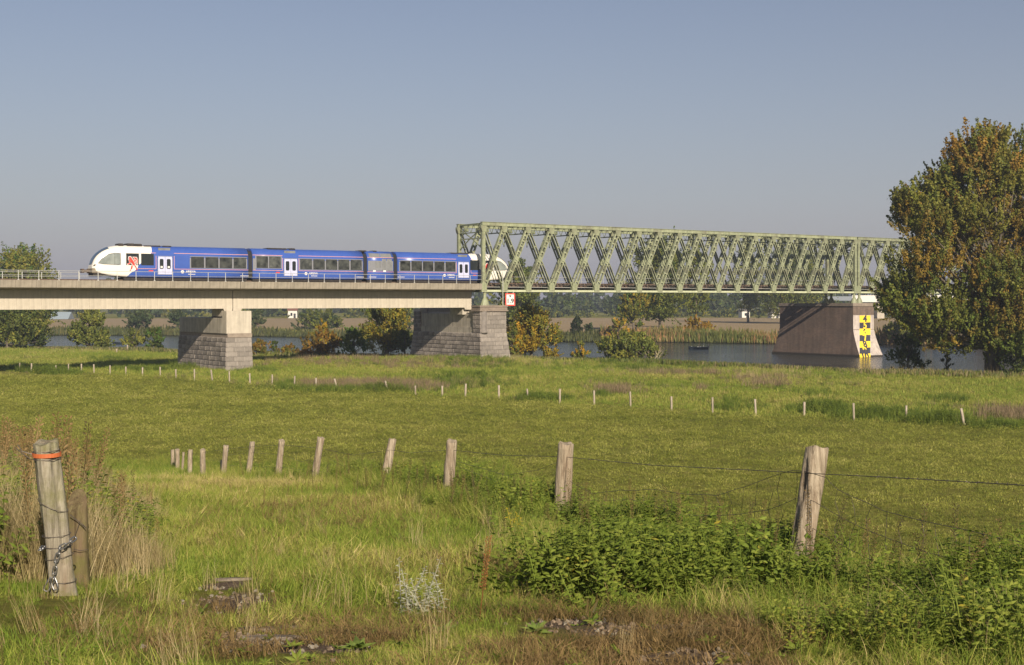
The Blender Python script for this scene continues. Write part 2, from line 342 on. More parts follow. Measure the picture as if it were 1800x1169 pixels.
def railing(t0, t1, n, lbl, zt=3.62, zb=Z_PAR, step=2.05):
    r = bthing('bridge_railing', t0, n, zb, lbl, 'railing', 'thin steel railings along the railway bridge')
    h = zt - zb; cnt = max(1, int(round((t1 - t0) / step))); w = (t1 - t0) / cnt
    po = MB().box(-.03, .03, -.03, .03, 0, h).box(-.09, .09, -.06, .06, 0, .05).build('railing_post', galv, r); po.location = (.3, 0, 0)
    for i in range(1, cnt): link_copy(po, r, (.3 + i * w, 0, 0))
    for zz, rr in ((h, .028), (h * .52, .02)):
        MB().tube([(0, 0, zz), (t1 - t0, 0, zz)], rr, 6).build('handrail', galv, r)
railing(T_J1 - SPAN, T_J1, EDGE - .15, 'near railing on the deck edge below the train\'s white nose')
railing(T_J1, T_PAR_END, EDGE - .15, 'near railing on the deck edge below the blue carriages, ending at the truss')
railing(T_J1 - SPAN, T_J1, EDGEB + .15, 'far railing seen over the empty deck ahead of the train')
railing(T_J1, T_END, EDGEB + .15, 'far railing hidden behind the blue carriages')

# ------------------------------------------------------------------ masonry piers
def hexa_stone(parent, P, u0, u1, z0, z1, nrm, mat, proud=.05, gap=.026):
    # P(u, z) -> Vector on the wall face; nrm outward
    a, b, c, d = P(u0 + gap, z0 + gap), P(u1 - gap, z0 + gap), P(u1 - gap, z1 - gap), P(u0 + gap, z1 - gap)
    cen = (a + b + c + d) / 4; o = nrm * proud; k = .035 if proud > .02 else .012
    def ins(q):
        w = cen - q; return q + Vector((math.copysign(min(k, abs(w.x)), w.x) if abs(w.x) > .02 else 0, math.copysign(min(k, abs(w.y)), w.y) if abs(w.y) > .02 else 0, math.copysign(k, w.z))) + o
    vs = [q - nrm * .12 for q in (a, b, c, d)] + [a, b, c, d] + [ins(q) + nrm * random.uniform(-.012, .02) for q in (a, b, c, d)]
    vs = [v - cen for v in vs]
    fs = [(0, 1, 5, 4), (1, 2, 6, 5), (2, 3, 7, 6), (3, 0, 4, 7), (4, 5, 9, 8), (5, 6, 10, 9), (6, 7, 11, 10), (7, 4, 8, 11), (8, 9, 10, 11)]
    st = mesh_obj('stone', vs, fs, mat, parent)
    bm = bmesh.new(); bm.from_mesh(st.data); bmesh.ops.recalc_face_normals(bm, faces=bm.faces); bm.to_mesh(st.data); bm.free()
    st.location = cen; return st
def masonry(parent, P, L, zs, nrm, mat, avg, proud=.05, first=0):
    gp_ = .008 if mat is stone_smooth else .024
    for k in range(len(zs) - 1):
        u = 0; 
        cuts = [0]; x = avg * (random.uniform(.4, .9) if k % 2 else random.uniform(.9, 1.25))
        while x < L - avg * .45: cuts.append(x); x += avg * random.uniform(.75, 1.3)
        cuts.append(L)
        for a, b in zip(cuts, cuts[1:]): hexa_stone(parent, P, a, b, zs[k], zs[k + 1], nrm, mat, proud, gp_)
def frustum(mb, x0, x1, y0, y1, z0, z1, ex, ey, e2=(0, 0)):     # bottom bigger by ex, ey
    return mb.add([(x0 - ex, y0 - ey, z0), (x1 + ex, y0 - ey, z0), (x1 + ex, y1 + ey, z0), (x0 - ex, y1 + ey, z0), (x0, y0, z1), (x1, y0, z1), (x1, y1, z1), (x0, y1, z1)],
                  [(0,3,2,1),(4,5,6,7),(0,1,5,4),(1,2,6,5),(2,3,7,6),(3,0,4,7)])
# pier 1 (nearer): near face n = 2.9
def pier_one():
    nf = 2.9; ta, tb = bt(398, nf), bt(442, nf); L = tb - ta; D = 15.6
    gz = -8.4
    r = bthing('stone_pier', ta, nf, 0, 'shorter stone bridge pier with a concrete cap, nearer to the barn side', 'bridge pier')
    zc1, zc2 = -3.42, -3.88
    MB().box(0, L, 0, 1.35, zc1, -.80).build('bearing_block', concrete, r, bevel=.02)
    MB().box(.004, L - .004, 1.352, D - .2, zc1, -1.62).build('seat_block', concrete_pier, r, bevel=.02)
    for y in (2.2, 5.0): MB().box(.4, 1.5, y, y + .7, -1.62, -1.44).build('bearing', black_paint, r); MB().box(L - 1.5, L - .4, y, y + .7, -1.62, -1.44).build('bearing', black_paint, r)
    MB().box(.12, L + .05, -.06, D + .05, zc2, zc1 - .003).build('coping', coping_m, r, bevel=.02)
    zb = -8.3; ex, ey = .16, .16
    frustum(MB(), .05, L - .05, .05, D - .05, zb, zc2 - .003, ex, ey).build('core', mortar, r)
    zs = [zb + (zc2 - .01 - zb) * k / 8 for k in range(9)]
    def bat(z): return (zc2 - z) / (zc2 - zb)
    masonry(r, lambda u, z: Vector((0.02 - ex * bat(z), u - ey * bat(z) + 2 * ey * bat(z) * u / D, z)), D, zs, Vector((-1, 0, 0)), stone_m, 1.55, .07)
    masonry(r, lambda u, z: Vector((u - ex * bat(z) + 2 * ex * bat(z) * u / L, 0.02 - ey * bat(z), z)), L, zs, Vector((0, -1, 0)), stone_smooth, 1.25, .014)
    masonry(r, lambda u, z: Vector((L - 0.02 + ex * bat(z), u - ey * bat(z) + 2 * ey * bat(z) * u / D, z)), D, zs[::2], Vector((1, 0, 0)), stone_m, 2.2, .05)
pier_one()
def pier_two():
    nf = 4.4; ta, tb = bt(844.5, nf), bt(890, nf); L = tb - ta; D = 17.2
    r = bthing('stone_pier', ta, nf, 0, 'larger stone bridge pier where the concrete span meets the green truss', 'bridge pier')
    zt = -.25; z1 = -3.85; zb = -8.2
    # back wall that carries the truss, two towers on the girder side
    MB().box(1.25, L - .05, .05, D - .05, z1, zt - .45).build('core', mortar, r)
    for y0, y1 in ((0.05, 1.75), (D - 1.75, D - .05)): MB().box(.05, 1.3, y0, y1, z1, zt - .45).build('tower_core', mortar, r)
    MB().box(.25, 1.24, 1.8, D - 1.8, z1, -1.35).build('seat_block', concrete_pier, r)
    MB().box(.10, 1.245, 1.8, D - 1.8, z1 + .002, -3.1).build('ledge', concrete_pier, r)
    MB().box(.26, 1.24, 1.82, 3.1, -1.348, -.80).build('bearing_block', concrete_pier, r)
    for y in (4.0, 6.6): MB().box(.3, 1.0, y, y + .8, -1.35, -1.44 + .1).build('bearing', black_paint, r)
    # cornice
    MB().box(-.18, L + .18, -.18, 1.95, zt - .22, zt).box(-.10, L + .10, -.10, 1.86, zt - .60, zt - .223).box(-.22, L + .2, -.22, 1.98, zt - .78, zt - .603).build('coping', coping_m, r, bevel=.015)
    MB().box(1.1, L + .18, 1.952, D + .18, zt - .78, zt - .004).build('coping', coping_m, r, bevel=.015)
    MB().tube([(.55, .18, z1 - .02), (.55, .18, z1 + .25), (.55, .18, z1 + .26), (.55, .18, zt - .79)], [.56, .54, .46, .46], 18).build('round_pilaster', stone_smooth, r, smooth=True)
    zs = [z1 + (zt - .79 - z1) * k / 5 for k in range(6)]
    masonry(r, lambda u, z: Vector((u, .02, z)), L, zs, Vector((0, -1, 0)), stone_smooth, 1.5, .014)
    masonry(r, lambda u, z: Vector((.02, u, z)), 1.8, zs, Vector((-1, 0, 0)), stone_m, 1.1, .07)
    masonry(r, lambda u, z: Vector((.02, D - 1.8 + u, z)), 1.8, zs, Vector((-1, 0, 0)), stone_m, 1.1, .07)
    # battered base
    ex, ey = .35, .75
    frustum(MB(), .05, L - .05, .05, D - .05, zb, z1 - .003, ex, ey).build('base_core', mortar, r)
    zs = [zb + (z1 - .01 - zb) * k / 8 for k in range(9)]
    def bat(z): q = (z1 - z) / (z1 - zb); return q if q > 0 else 0
    masonry(r, lambda u, z: Vector((-.01 - ex * bat(z), u - ey * bat(z) + 2 * ey * bat(z) * u / D, z)), D, zs, Vector((-1, 0, 0)), stone_m, 1.5, .08)
    masonry(r, lambda u, z: Vector((u - ex * bat(z) + 2 * ex * bat(z) * u / L, -.01 - ey * bat(z), z)), L, zs, Vector((0, -1, 0)), stone_smooth, 1.45, .014)
    masonry(r, lambda u, z: Vector((L + .01 + ex * bat(z), u - ey * bat(z) + 2 * ey * bat(z) * u / D, z)), D, zs[::2], Vector((1, 0, 0)), stone_m, 2.4, .05)
    return ta, L
P2 = pier_two()

# brick pier in the river with the clearance gauge
def brick_mat(name, c1, c2, mo, dark):
    m, nt, p = newmat(name); tc = N(nt, 'ShaderNodeTexCoord'); sp = N(nt, 'ShaderNodeSeparateXYZ'); nt.links.new(tc.outputs['Object'], sp.inputs[0])
    ad = N(nt, 'ShaderNodeMath', operation='ADD'); nt.links.new(sp.outputs[0], ad.inputs[0]); nt.links.new(sp.outputs[1], ad.inputs[1])
    cb = N(nt, 'ShaderNodeCombineXYZ'); nt.links.new(ad.outputs[0], cb.inputs[0]); nt.links.new(sp.outputs[2], cb.inputs[1])
    br = N(nt, 'ShaderNodeTexBrick', Scale=1.0); br.inputs['Brick Width'].default_value = .42; br.inputs['Row Height'].default_value = .14; br.inputs['Mortar Size'].default_value = .012
    br.inputs['Color1'].default_value = (*c1, 1); br.inputs['Color2'].default_value = (*c2, 1); br.inputs['Mortar'].default_value = (*mo, 1); nt.links.new(cb.outputs[0], br.inputs['Vector'])
    f = noise(nt, tc.outputs['Object'], .5, 8, .65); col = mixc(nt, ramp(nt, f, [(.38, (0, 0, 0)), (.72, (.85, .85, .85))]).outputs[0], br.outputs[0], dark)
    st = noise(nt, tc.outputs['Object'], 1.0, 5, .6, stretch=(1.6, 1.6, .12)); col = mixc(nt, 1.0, col, ramp(nt, st, [(.4, (1, 1, 1)), (.75, (.62, .60, .58))]).outputs[0], 'MULTIPLY')
    wt = N(nt, 'ShaderNodeMapRange'); wt.inputs[1].default_value = WATER; wt.inputs[2].default_value = WATER + .75; nt.links.new(sp.outputs[2], wt.inputs[0])
    col = mixc(nt, ramp(nt, wt.outputs[0], [(.35, (1, 1, 1)), (.62, (0, 0, 0))]).outputs[0], col, (.035, .028, .022))
    nt.links.new(col, p.inputs['Base Color']); p.inputs['Roughness'].default_value = .9
    b = N(nt, 'ShaderNodeBump', Strength=.5, Distance=.02); nt.links.new(br.outputs[1], b.inputs['Height']); b.invert = True; nt.links.new(b.outputs[0], p.inputs['Normal']); return m
brick = brick_mat('brown_brick', (.16, .11, .085), (.24, .165, .125), (.21, .17, .14), (.105, .085, .07))
limewash = surf('pale_limewash', (.46, .39, .34), (.58, .51, .46), 1.2, .9, .2, 8, rnd=0, c3=(.34, .30, .28), streak=.3)
def flare(z):                                  # outward offset of the end faces below the shoulder
    q = max(0., min(1., (-4.2 - z) / (-4.2 - WATER))); return 1.66 * q ** 1.35
def pier_three():
    nf = 4.6; ta, tb = bt(1499.5, nf), bt(1536, nf); L = tb - ta; D = 16.0; zt = bz(1515, 532.8, nf)
    r = bthing('brick_pier', ta, nf, 0, 'dark brown brick pier standing in the river with a numbered gauge', 'bridge pier')
    zs = [-11.5, WATER - .3, WATER + .2] + [WATER + .2 + (-4.2 - WATER - .2) * k / 9 for k in range(1, 10)] + [zt - .55]
    v = []; f = []
    for z in zs:
        e = flare(z); x = .3 * e / 1.66; v += [(-x, -e, z), (L + x, -e, z), (L + x, D + e, z), (-x, D + e, z)]
    for i in range(len(zs) - 1):
        for k in range(4): f.append((4 * i + k, 4 * i + (k + 1) % 4, 4 * i + 4 + (k + 1) % 4, 4 * i + 4 + k))
    f.append(tuple(4 * (len(zs) - 1) + k for k in range(4)))
    mesh_obj('shaft', v, f, brick, r)
    MB().box(-.12, L + .12, -.12, D + .12, zt - .5, zt).box(-.05, L + .05, -.05, D + .05, zt - .56, zt - .502).build('coping', coping_m, r, bevel=.02)
    # pale band on the near end face
    z0 = bz(1515, 554, nf); zz = [z0 + (WATER + .25 - z0) * k / 14 for k in range(15)]; v = []; f = []
    for z in zz:
        e = flare(z); x = .3 * e / 1.66 - .01; v += [(-x, -e - .006, z), (L + x, -e - .006, z)]
    for i in range(14): f.append((2 * i, 2 * i + 1, 2 * i + 3, 2 * i + 2))
    mesh_obj('limewashed_face', v, f, limewash, r)
    g = bthing('clearance_gauge', ta, nf, 0, 'yellow and black clearance gauge board numbered from 4 to 10 on the brick pier', 'gauge')
    ys = [554.5, 566.8, 577.5, 588.8, 599.8, 610.9, 621.6, 629.2]
    for i, lab in enumerate(('4', '5', '6', '7', '8', '9', '10')):
        zA, zB = bz(1520, ys[i], nf + flare(bz(1520, ys[i], nf))), bz(1520, ys[i + 1], nf + flare(bz(1520, ys[i + 1], nf)))
        rows = []
        for k in range(5):
            z = zA + (zB - zA) * k / 4; e = flare(z); n = nf + e
            xa, xb = bt(1510.8, n) - ta, bt(1529.4, n) - ta
            if i % 2 == 0: xb += .03
            rows += [(xa, -e - .03, z), (xb, -e - .03, z), (xa, -e - .002, z), (xb, -e - .002, z)]
        f = []
        for k in range(4):
            b = 4 * k; f += [(b, b + 1, b + 5, b + 4), (b + 1, b + 3, b + 7, b + 5), (b + 2, b, b + 4, b + 6)]
        f += [(0, 2, 3, 1), (16, 17, 19, 18)]
        mesh_obj('gauge_board', rows, f, yellow_paint if i % 2 == 0 else navy_paint, g)
        c = bpy.data.curves.new('numeral', 'FONT'); c.body = lab; c.size = 1.6; c.extrude = .006; c.offset = .05 if i % 2 else .055; c.align_x = 'CENTER'; c.align_y = 'CENTER'
        c.materials.append(navy_paint if i % 2 == 0 else yellow_paint); o = bpy.data.objects.new('numeral', c); COL.objects.link(o); o.parent = g
        zm = (zA + zB) / 2 if i < 6 else (zA + zB) / 2 - .12; e = flare(zm); n = nf + e; tilt = math.atan((flare(zm - .4) - flare(zm + .4)) / .8)
        o.location = ((bt(1510.8, n) + bt(1529.4, n)) / 2 - ta, -e - .045, zm); o.rotation_euler = (R(90) - tilt, 0, 0); o.scale = (1.15, .98, 1); bake_font(o)
    return ta, L, zt
P3 = pier_three()

# ------------------------------------------------------------------ green steel truss spans
TN = 2.95; ZB0, ZB1, ZT0, ZT1 = 1.52, 1.72, 10.15, 10.72
def strut_mesh(name, L, w, mat, parent, kind):
    """truss member along local x: 'lattice' two channels with battens, 'tie' two flat bars"""
    m = MB()
    if kind == 'lattice':
        for s in (-1, 1): m.box(0, L, -.17, .17, s * w / 2 - .075, s * w / 2 + .075)
        k = L * .12
        while k < L * .95: m.box(k, k + .22, -.165, -.15, -w / 2, w / 2).box(k, k + .22, .15, .165, -w / 2, w / 2); k += 1.45 if k < L * .5 else .8
        m.box(0, L * .055, -.168, .168, -w / 2, w / 2).box(L * .48, L * .54, -.168, .168, -w / 2, w / 2).box(L * .94, L, -.168, .168, -w / 2, w / 2)
    else:
        for s in (-1, 1): m.box(0, L, -.15, .15, s * .19 - .05, s * .19 + .05)
        k = L * .1
        while k < L * .95: m.box(k, k + .18, -.11, .11, -.12, .12); k += L * .3
    return m.build(name, mat, parent)
def truss(t0, nodes, label, detail=True, group='green truss spans'):
    r = bthing('truss_bridge_span', t0, 0, 0, label, 'truss bridge', group)
    X = [t - t0 for t in nodes]; L = X[-1]; H = ZT0 - ZB1; sides = (-TN, TN)
    for s in sides:
        # top chord: box with flanges; bottom chord: deep channel with a wide flange, daylight on it put into the colour
        MB().box(-.25, L + .25, s - .24, s + .24, ZT0 + .12, ZT1 - .05).box(-.28, L + .28, s - .33, s + .33, ZT1 - .05, ZT1).box(-.25, L + .25, s - .3, s + .3, ZT0 + .08, ZT0 + .12).build('top_chord', green_steel, r)
        MB().box(-.4, L + .4, s - .36, s + .36, ZB0, ZB0 + .06).box(-.35, L + .35, s - .15, s + .15, ZB0 + .06, ZB1 + .08).build('bottom_chord', green_sunlit, r)
        # end posts
        for x in (0, L):
            p = MB().box(x - .2, x + .2, s - .22, s - .17, ZB1, ZT0 + .1).box(x - .2, x + .2, s + .17, s + .22, ZB1, ZT0 + .1).box(x - .24, x - .2, s - .2, s + .2, ZB1, ZT0 + .1).box(x + .2, x + .24, s - .2, s + .2, ZB1, ZT0 + .1)
            z = ZB1 + .5
            while z < ZT0 - .1: p.box(x - .215, x + .215, s - .232, s - .22, z, z + .12); z += .45
            p.build('end_post', green_steel, r)
    # gussets (shared)
    gb = MB().prism([(-.42, 0), (.42, 0), (.42, .55), (.30, 1.15), (-.30, 1.15), (-.42, .55)], 'y', -.26, .26).build('gusset', green_steel, r)
    gt = MB().prism([(-.42, 0), (.42, 0), (.42, -.35), (.26, -.85), (-.26, -.85), (-.42, -.35)], 'y', -.25, .25).build('gusset', green_steel, r)
    first = True
    for x in X:
        for s in sides:
            if first: gb.location = (x, s, ZB0 + .06); gt.location = (x, s, ZT0 + .1); first = False
            else: link_copy(gb, r, (x, s, ZB0 + .065)); link_copy(gt, r, (x, s, ZT0 + .102))
    cache = {}
    for i in range(len(X) - 1):
        w = X[i + 1] - X[i]; ln = math.hypot(w, H - .4); ang = math.atan2(H - .4, w)
        for s in sides:
            so = .0
            k = ('a', round(w, 2))
            if k not in cache: cache[k] = strut_mesh('diagonal', ln, .50, green_steel, r, 'lattice'); o = cache[k]
            else: o = link_copy(cache[k], r)
            o.location = (X[i], s, ZB1 + .2); o.rotation_euler = (0, -ang, 0)
            k = ('b', round(w, 2))
            if k not in cache: cache[k] = strut_mesh('diagonal_tie', ln, .3, green_steel, r, 'tie'); o = cache[k]
            else: o = link_copy(cache[k], r)
            o.location = (X[i + 1], s, ZB1 + .2); o.rotation_euler = (0, ang - math.pi, 0)
    # top struts with brackets, sway frames, laterals
    stm = MB().box(-.11, .11, -TN + .2, TN - .2, ZT1 - .32, ZT1 - .12).box(-.09, .09, -TN + .2, TN - .2, ZT0 - .82, ZT0 - .68)
    for k in range(8):
        a = -TN + .3 + k * .66; stm.bar((0, a, ZT0 - .72), (0, a + .66, ZT1 - .25) if k % 2 == 0 else (0, a, ZT0 - .72 + .001), .06, .06)
        if k % 2: stm.bar((0, a, ZT1 - .25), (0, a + .66, ZT0 - .72), .06, .06)
    for s in (-1, 1):                         # curved knee bracket
        pts = [(0, s * (TN - .2 - 1.5 * (1 - math.cos(a))), ZT0 - .75 - 1.6 + 1.6 * math.sin(a)) for a in [k * math.pi / 12 for k in range(7)]]
        stm.tube(pts, .07, 5)
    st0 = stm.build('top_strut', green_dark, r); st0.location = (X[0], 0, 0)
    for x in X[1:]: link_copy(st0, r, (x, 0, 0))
    # round-eyed fitting seen under the chord at each node
    ft = MB().box(-.3, .3, -.3, .3, -.24, .24).build('strut_shoe', green_dark, r, bevel=.08); ft.location = (X[0] + .75, TN - .55, ZT0 - .25)
    for x in X[1:-1]: link_copy(ft, r, (x + .75, TN - .55, ZT0 - .25))
    lat = {}
    for i in range(len(X) - 1):
        w = X[i + 1] - X[i]; k = round(w, 2)
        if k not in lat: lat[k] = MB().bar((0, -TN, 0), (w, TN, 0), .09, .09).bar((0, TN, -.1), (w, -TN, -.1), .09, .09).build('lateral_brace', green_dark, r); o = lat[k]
        else: o = link_copy(lat[k], r)
        o.location = (X[i], 0, ZT1 - .2)
    # portals
    for x, dx in ((0, 1), (L, -1)):
        p = MB()
        for s in (-1, 1):
            p.bar((x, s * TN, ZT0 - .1), (x, -s * .2, ZT0 - 1.5), .1, .14); p.bar((x, s * (TN - .1), ZT0 - 3.0), (x, s * .3, ZT0 - 1.55), .1, .14)
        p.bar((x, -TN, ZT0 - 1.55), (x, TN, ZT0 - 1.55), .1, .16); p.build('portal_brace', green_steel, r)
    # floor: cross girders, stringers, sleepers, rails, walkway
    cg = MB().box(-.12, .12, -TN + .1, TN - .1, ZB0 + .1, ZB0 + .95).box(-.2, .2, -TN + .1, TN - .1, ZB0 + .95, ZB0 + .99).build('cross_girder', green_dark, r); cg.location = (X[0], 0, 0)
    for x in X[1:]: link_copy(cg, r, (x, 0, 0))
    for y in (-.85, .85): MB().box(0, L, y - .1, y + .1, ZB0 + .35, ZB0 + .94).build('stringer', rust, r)
    sl = MB().box(-.13, .13, -1.35, 1.35, 2.5, 2.66).build('sleeper', sleeper_m, r); sl.location = (.3, 0, 0)
    x = 1.0
    while x < L: link_copy(sl, r, (x, 0, 0)); x += .68
    for y in (-.75, .75): MB().box(0, L, y - .035, y + .035, 2.664, 2.78).build('rail', rust, r)
    for y0, y1 in ((-2.5, -1.5), (1.5, 2.5)): MB().box(0, L, y0, y1, 2.42, 2.47).build('walkway', sleeper_m, r)
    MB().box(0, L, -TN + .24, -TN + .28, ZB0 + .62, ZB0 + .68).build('service_pipe', galv, r)
    # bearings: conical castings at each end
    for x in (.25, L - .25):
        for s in sides:
            zt_, zb_ = ZB0, (-.25 if t0 < 10 and x < 1 else P3[2])
            if x > 1 and t0 > 40: continue
            h = zt_ - zb_; prof = [(.55, 0), (.5, .1), (.33, .42), (.20, .55), (.17, .8), (.24, 1.0)]
            v = []; f = []; n = 10
            for rr, q in prof:
                for k in range(n): a = 2 * math.pi * k / n; v.append((rr * 1.2 * math.cos(a), rr * math.sin(a), q * h))
            for i in range(len(prof) - 1):
                for k in range(n): f.append((i * n + k, i * n + (k + 1) % n, (i + 1) * n + (k + 1) % n, (i + 1) * n + k))
            o = mesh_obj('bearing', v, f, green_steel, r); o.location = (x, s, zb_)
    return r
green_sunlit = surf('sunlit_green_steel', (.36, .38, .24), (.46, .48, .33), 2, .55, .1, rnd=.05)  # green steel lightened: sun and sky light on the bottom chord painted in
T_A, T_B = bt(849.5, TN), bt(1503, TN)
n1, n2 = bt(886, TN), bt(1478.5, TN)
nodes1 = [T_A] + [n1 + (n2 - n1) * k / 17 for k in range(18)] + [T_B]
truss(T_A, nodes1, 'long green riveted truss span over the river with the train entering it')
pw = (n2 - n1) / 17; T_C = T_B + .75
truss(T_C, [T_C] + [T_C + 3.3 + pw * k for k in range(13)] + [T_C + 3.3 * 2 + pw * 12], 'second green truss span beyond the brick pier, mostly hidden by the big tree')
PX = bt(1503, TN)
L1 = T_B - T_A
def rail_t(t0, t1, n, lbl): railing(t0, t1, n, lbl, zt=3.66, zb=2.47, step=2.0)
rail_t(T_A, T_B, -2.55, 'far walkway railing inside the long truss')
rail_t(T_C, T_C + 40, -2.55, 'walkway railing inside the second truss span')
# far support of the second span, hidden by the tree
MBp = bthing('brick_pier', T_C + 3.3 * 2 + pw * 12, 4.6, 0, 'plain brick pier under the end of the second truss span', 'bridge pier')
MB().box(-2.2, 2.2, 0, 16, -11, P3[2]).build('shaft', brick, MBp)
MB().box(-2.35, 2.35, -.15, 16.15, P3[2] + .002, P3[2] + .4).build('coping', coping_m, MBp)
# continuing girder beyond
# ------------------------------------------------------------------ clearance sign and its pole
def text(body, size, mat, parent, loc, rot=(R(90), 0, 0), ext=.004, off=0, name='lettering', ax='CENTER', sx_=1.0):
    c = bpy.data.curves.new(name, 'FONT'); c.body = body; c.size = size; c.extrude = ext; c.offset = off; c.align_x = ax; c.align_y = 'CENTER'; c.resolution_u = 3
    c.materials.append(mat); o = bpy.data.objects.new(name, c); COL.objects.link(o); o.parent = parent; o.location = loc; o.rotation_euler = rot; o.scale = (sx_, 1, 1); return bake_font(o)
def sign():
    n = 3.45; xa, xb, ya, yb = 888.2, 905.6, 515.6, 537.6
    c = at((xa + xb) / 2, (ya + yb) / 2, bw(bt(897, n), n).y); s = FX / c.y; w, h = (xb - xa) / s, (yb - ya) / s
    r = empty('clearance_sign', c, R(8), 'white sign with red border, black triangle and 1.9 hanging from the truss', 'sign')
    MB().box(-w / 2, w / 2, 0, .05, -h / 2, h / 2).build('red_border', red_paint, r)
    b = .16; MB().box(-w / 2 + b, w / 2 - b, -.012, .0, -h / 2 + b, h / 2 - b).build('face', white_paint, r)
    MB().prism([(-.2, h / 2 - .27), (.2, h / 2 - .27), (0, h / 2 - .55)], 'y', -.02, -.013).build('triangle', black_paint, r)
    text('1.9', .82, black_paint, r, (0, -.025, -.2), off=.02)
    for x in (-.4, .4): MB().box(x - .03, x + .03, .05, .1, h / 2 - .1, h / 2 + .35).build('hanger', galv, r)
    p = empty('service_pole', bw(bt(884, 3.7), 3.7, -.25), TH, 'thin grey pole with short crossbar beside the clearance sign', 'pole')
    zt = bz(884, 478, 3.7) + .25
    MB().tube([(0, 0, 0), (0, 0, zt)], .05, 8).build('shaft', galv, p); MB().box(-1.1, .9, -.04, .04, bz(884, 450, 3.7) + .25 - .02 - 2.0, bz(884, 450, 3.7) + .25 + .05 - 2.0).build('crossbar', galv, p)
sign()

# ------------------------------------------------------------------ train
RZ = 2.78; NH = 1.45
tN, tT = bt(278, NH) - 7.2, bt(823.9, NH) + 6.95             # nose and tail
J = [bt(440.5, NH), bt(642.5, NH), bt(695.5, NH)]
SEC = [(1.30, .22), (1.42, .34), (1.45, .55), (1.45, 1.6), (1.44, 2.6), (1.40, 2.95), (1.28, 3.25), (1.08, 3.52), (.75, 3.74), (.35, 3.84)]
# nose profile: distance back from the front -> (roof height, floor, half width factor)
def px_d(px): return bt(px, NH) - tN
NP = [(0, .0), (.0, 0)]
nose_roof = [(0.0, 1.50), (.08, 1.75), (.2, 2.12), (.36, 2.45), (.55, 2.72), (.85, 3.03), (1.15, 3.25), (1.5, 3.45), (1.9, 3.62), (2.4, 3.75), (3.0, 3.83), (3.8, 3.85), (60, 3.85)]
nose_floor = [(0.0, 1.20), (.15, 1.02), (.5, .78), (.9, .62), (1.9, .42), (4.0, .25), (60, .22)]
nose_w = [(0.0, .48), (.12, .60), (.3, .70), (.6, .79), (1.1, .875), (1.8, .94), (2.8, .985), (3.8, 1.0), (60, 1.0)]
def ip(tab, x): return float(np.interp(x, [a for a, b in tab], [b for a, b in tab]))
def side_n(t, z, nose=None):                  # half width of the body at (t, z)
    w = ip([(q[1], q[0]) for q in SEC], z)
    if nose:
        d = nose(t); rf, fl, wf = ip(nose_roof, d), ip(nose_floor, d), ip(nose_w, d)
        zz = .22 + (z - fl) / max(.3, rf - fl) * (3.85 - .22); w = ip([(q[1], q[0]) for q in SEC], zz) * wf
    return w
TR = bthing('train', tN, 0, RZ, 'blue and white diesel multiple unit train crossing onto the truss bridge', 'train')
dN = lambda t: t; dT = lambda t: (tT - tN) - t
def body_mesh(name, t0, t1, mat, nose=None, parent=TR):
    ts = list(np.linspace(t0, t1, max(3, int(abs(t1 - t0) / (.28 if nose else 2)))))
    if nose:
        a = t0 if nose is dN else t1; sgn = 1 if nose is dN else -1
        ts = sorted(set([a + sgn * q for q in (0.001, .08, .18, .3, .5, .75, 1, 1.3, 1.7, 2.1, 2.6, 3.1, 3.6, 4.2, 4.9, 5.6)] + [x for x in np.linspace(t0, t1, 6) if abs(x - a) > 5.7]))
    v = []; f = []; n = len(SEC) * 2 + 1
    for t in ts:
        ring = []
        for w, z in SEC:
            if nose:
                d = nose(t); rf, fl, wf = ip(nose_roof, d), ip(nose_floor, d), ip(nose_w, d); z = fl + (z - .22) / (3.85 - .22) * (rf - fl); w = w * wf
            ring.append((t, w, z))
        top = (t, 0, ring[-1][2] + .012)
        ring = [(x, -w, z) for x, w, z in ring] + [top] + [(x, w, z) for x, w, z in reversed(ring)]
        v += ring
    for i in range(len(ts) - 1):
        for k in range(n): k2 = (k + 1) % n; f.append((i * n + k, (i + 1) * n + k, (i + 1) * n + k2, i * n + k2))
    f.append(tuple(range(n))); f.append(tuple((len(ts) - 1) * n + k for k in reversed(range(n))))
    o = mesh_obj(name, v, f, mat, parent, smooth=False)
    bm = bmesh.new(); bm.from_mesh(o.data); bmesh.ops.recalc_face_normals(bm, faces=bm.faces); bm.to_mesh(o.data); bm.free()
    o.data.polygons.foreach_set('use_smooth', [len(p.vertices) == 4 for p in o.data.polygons]); return o
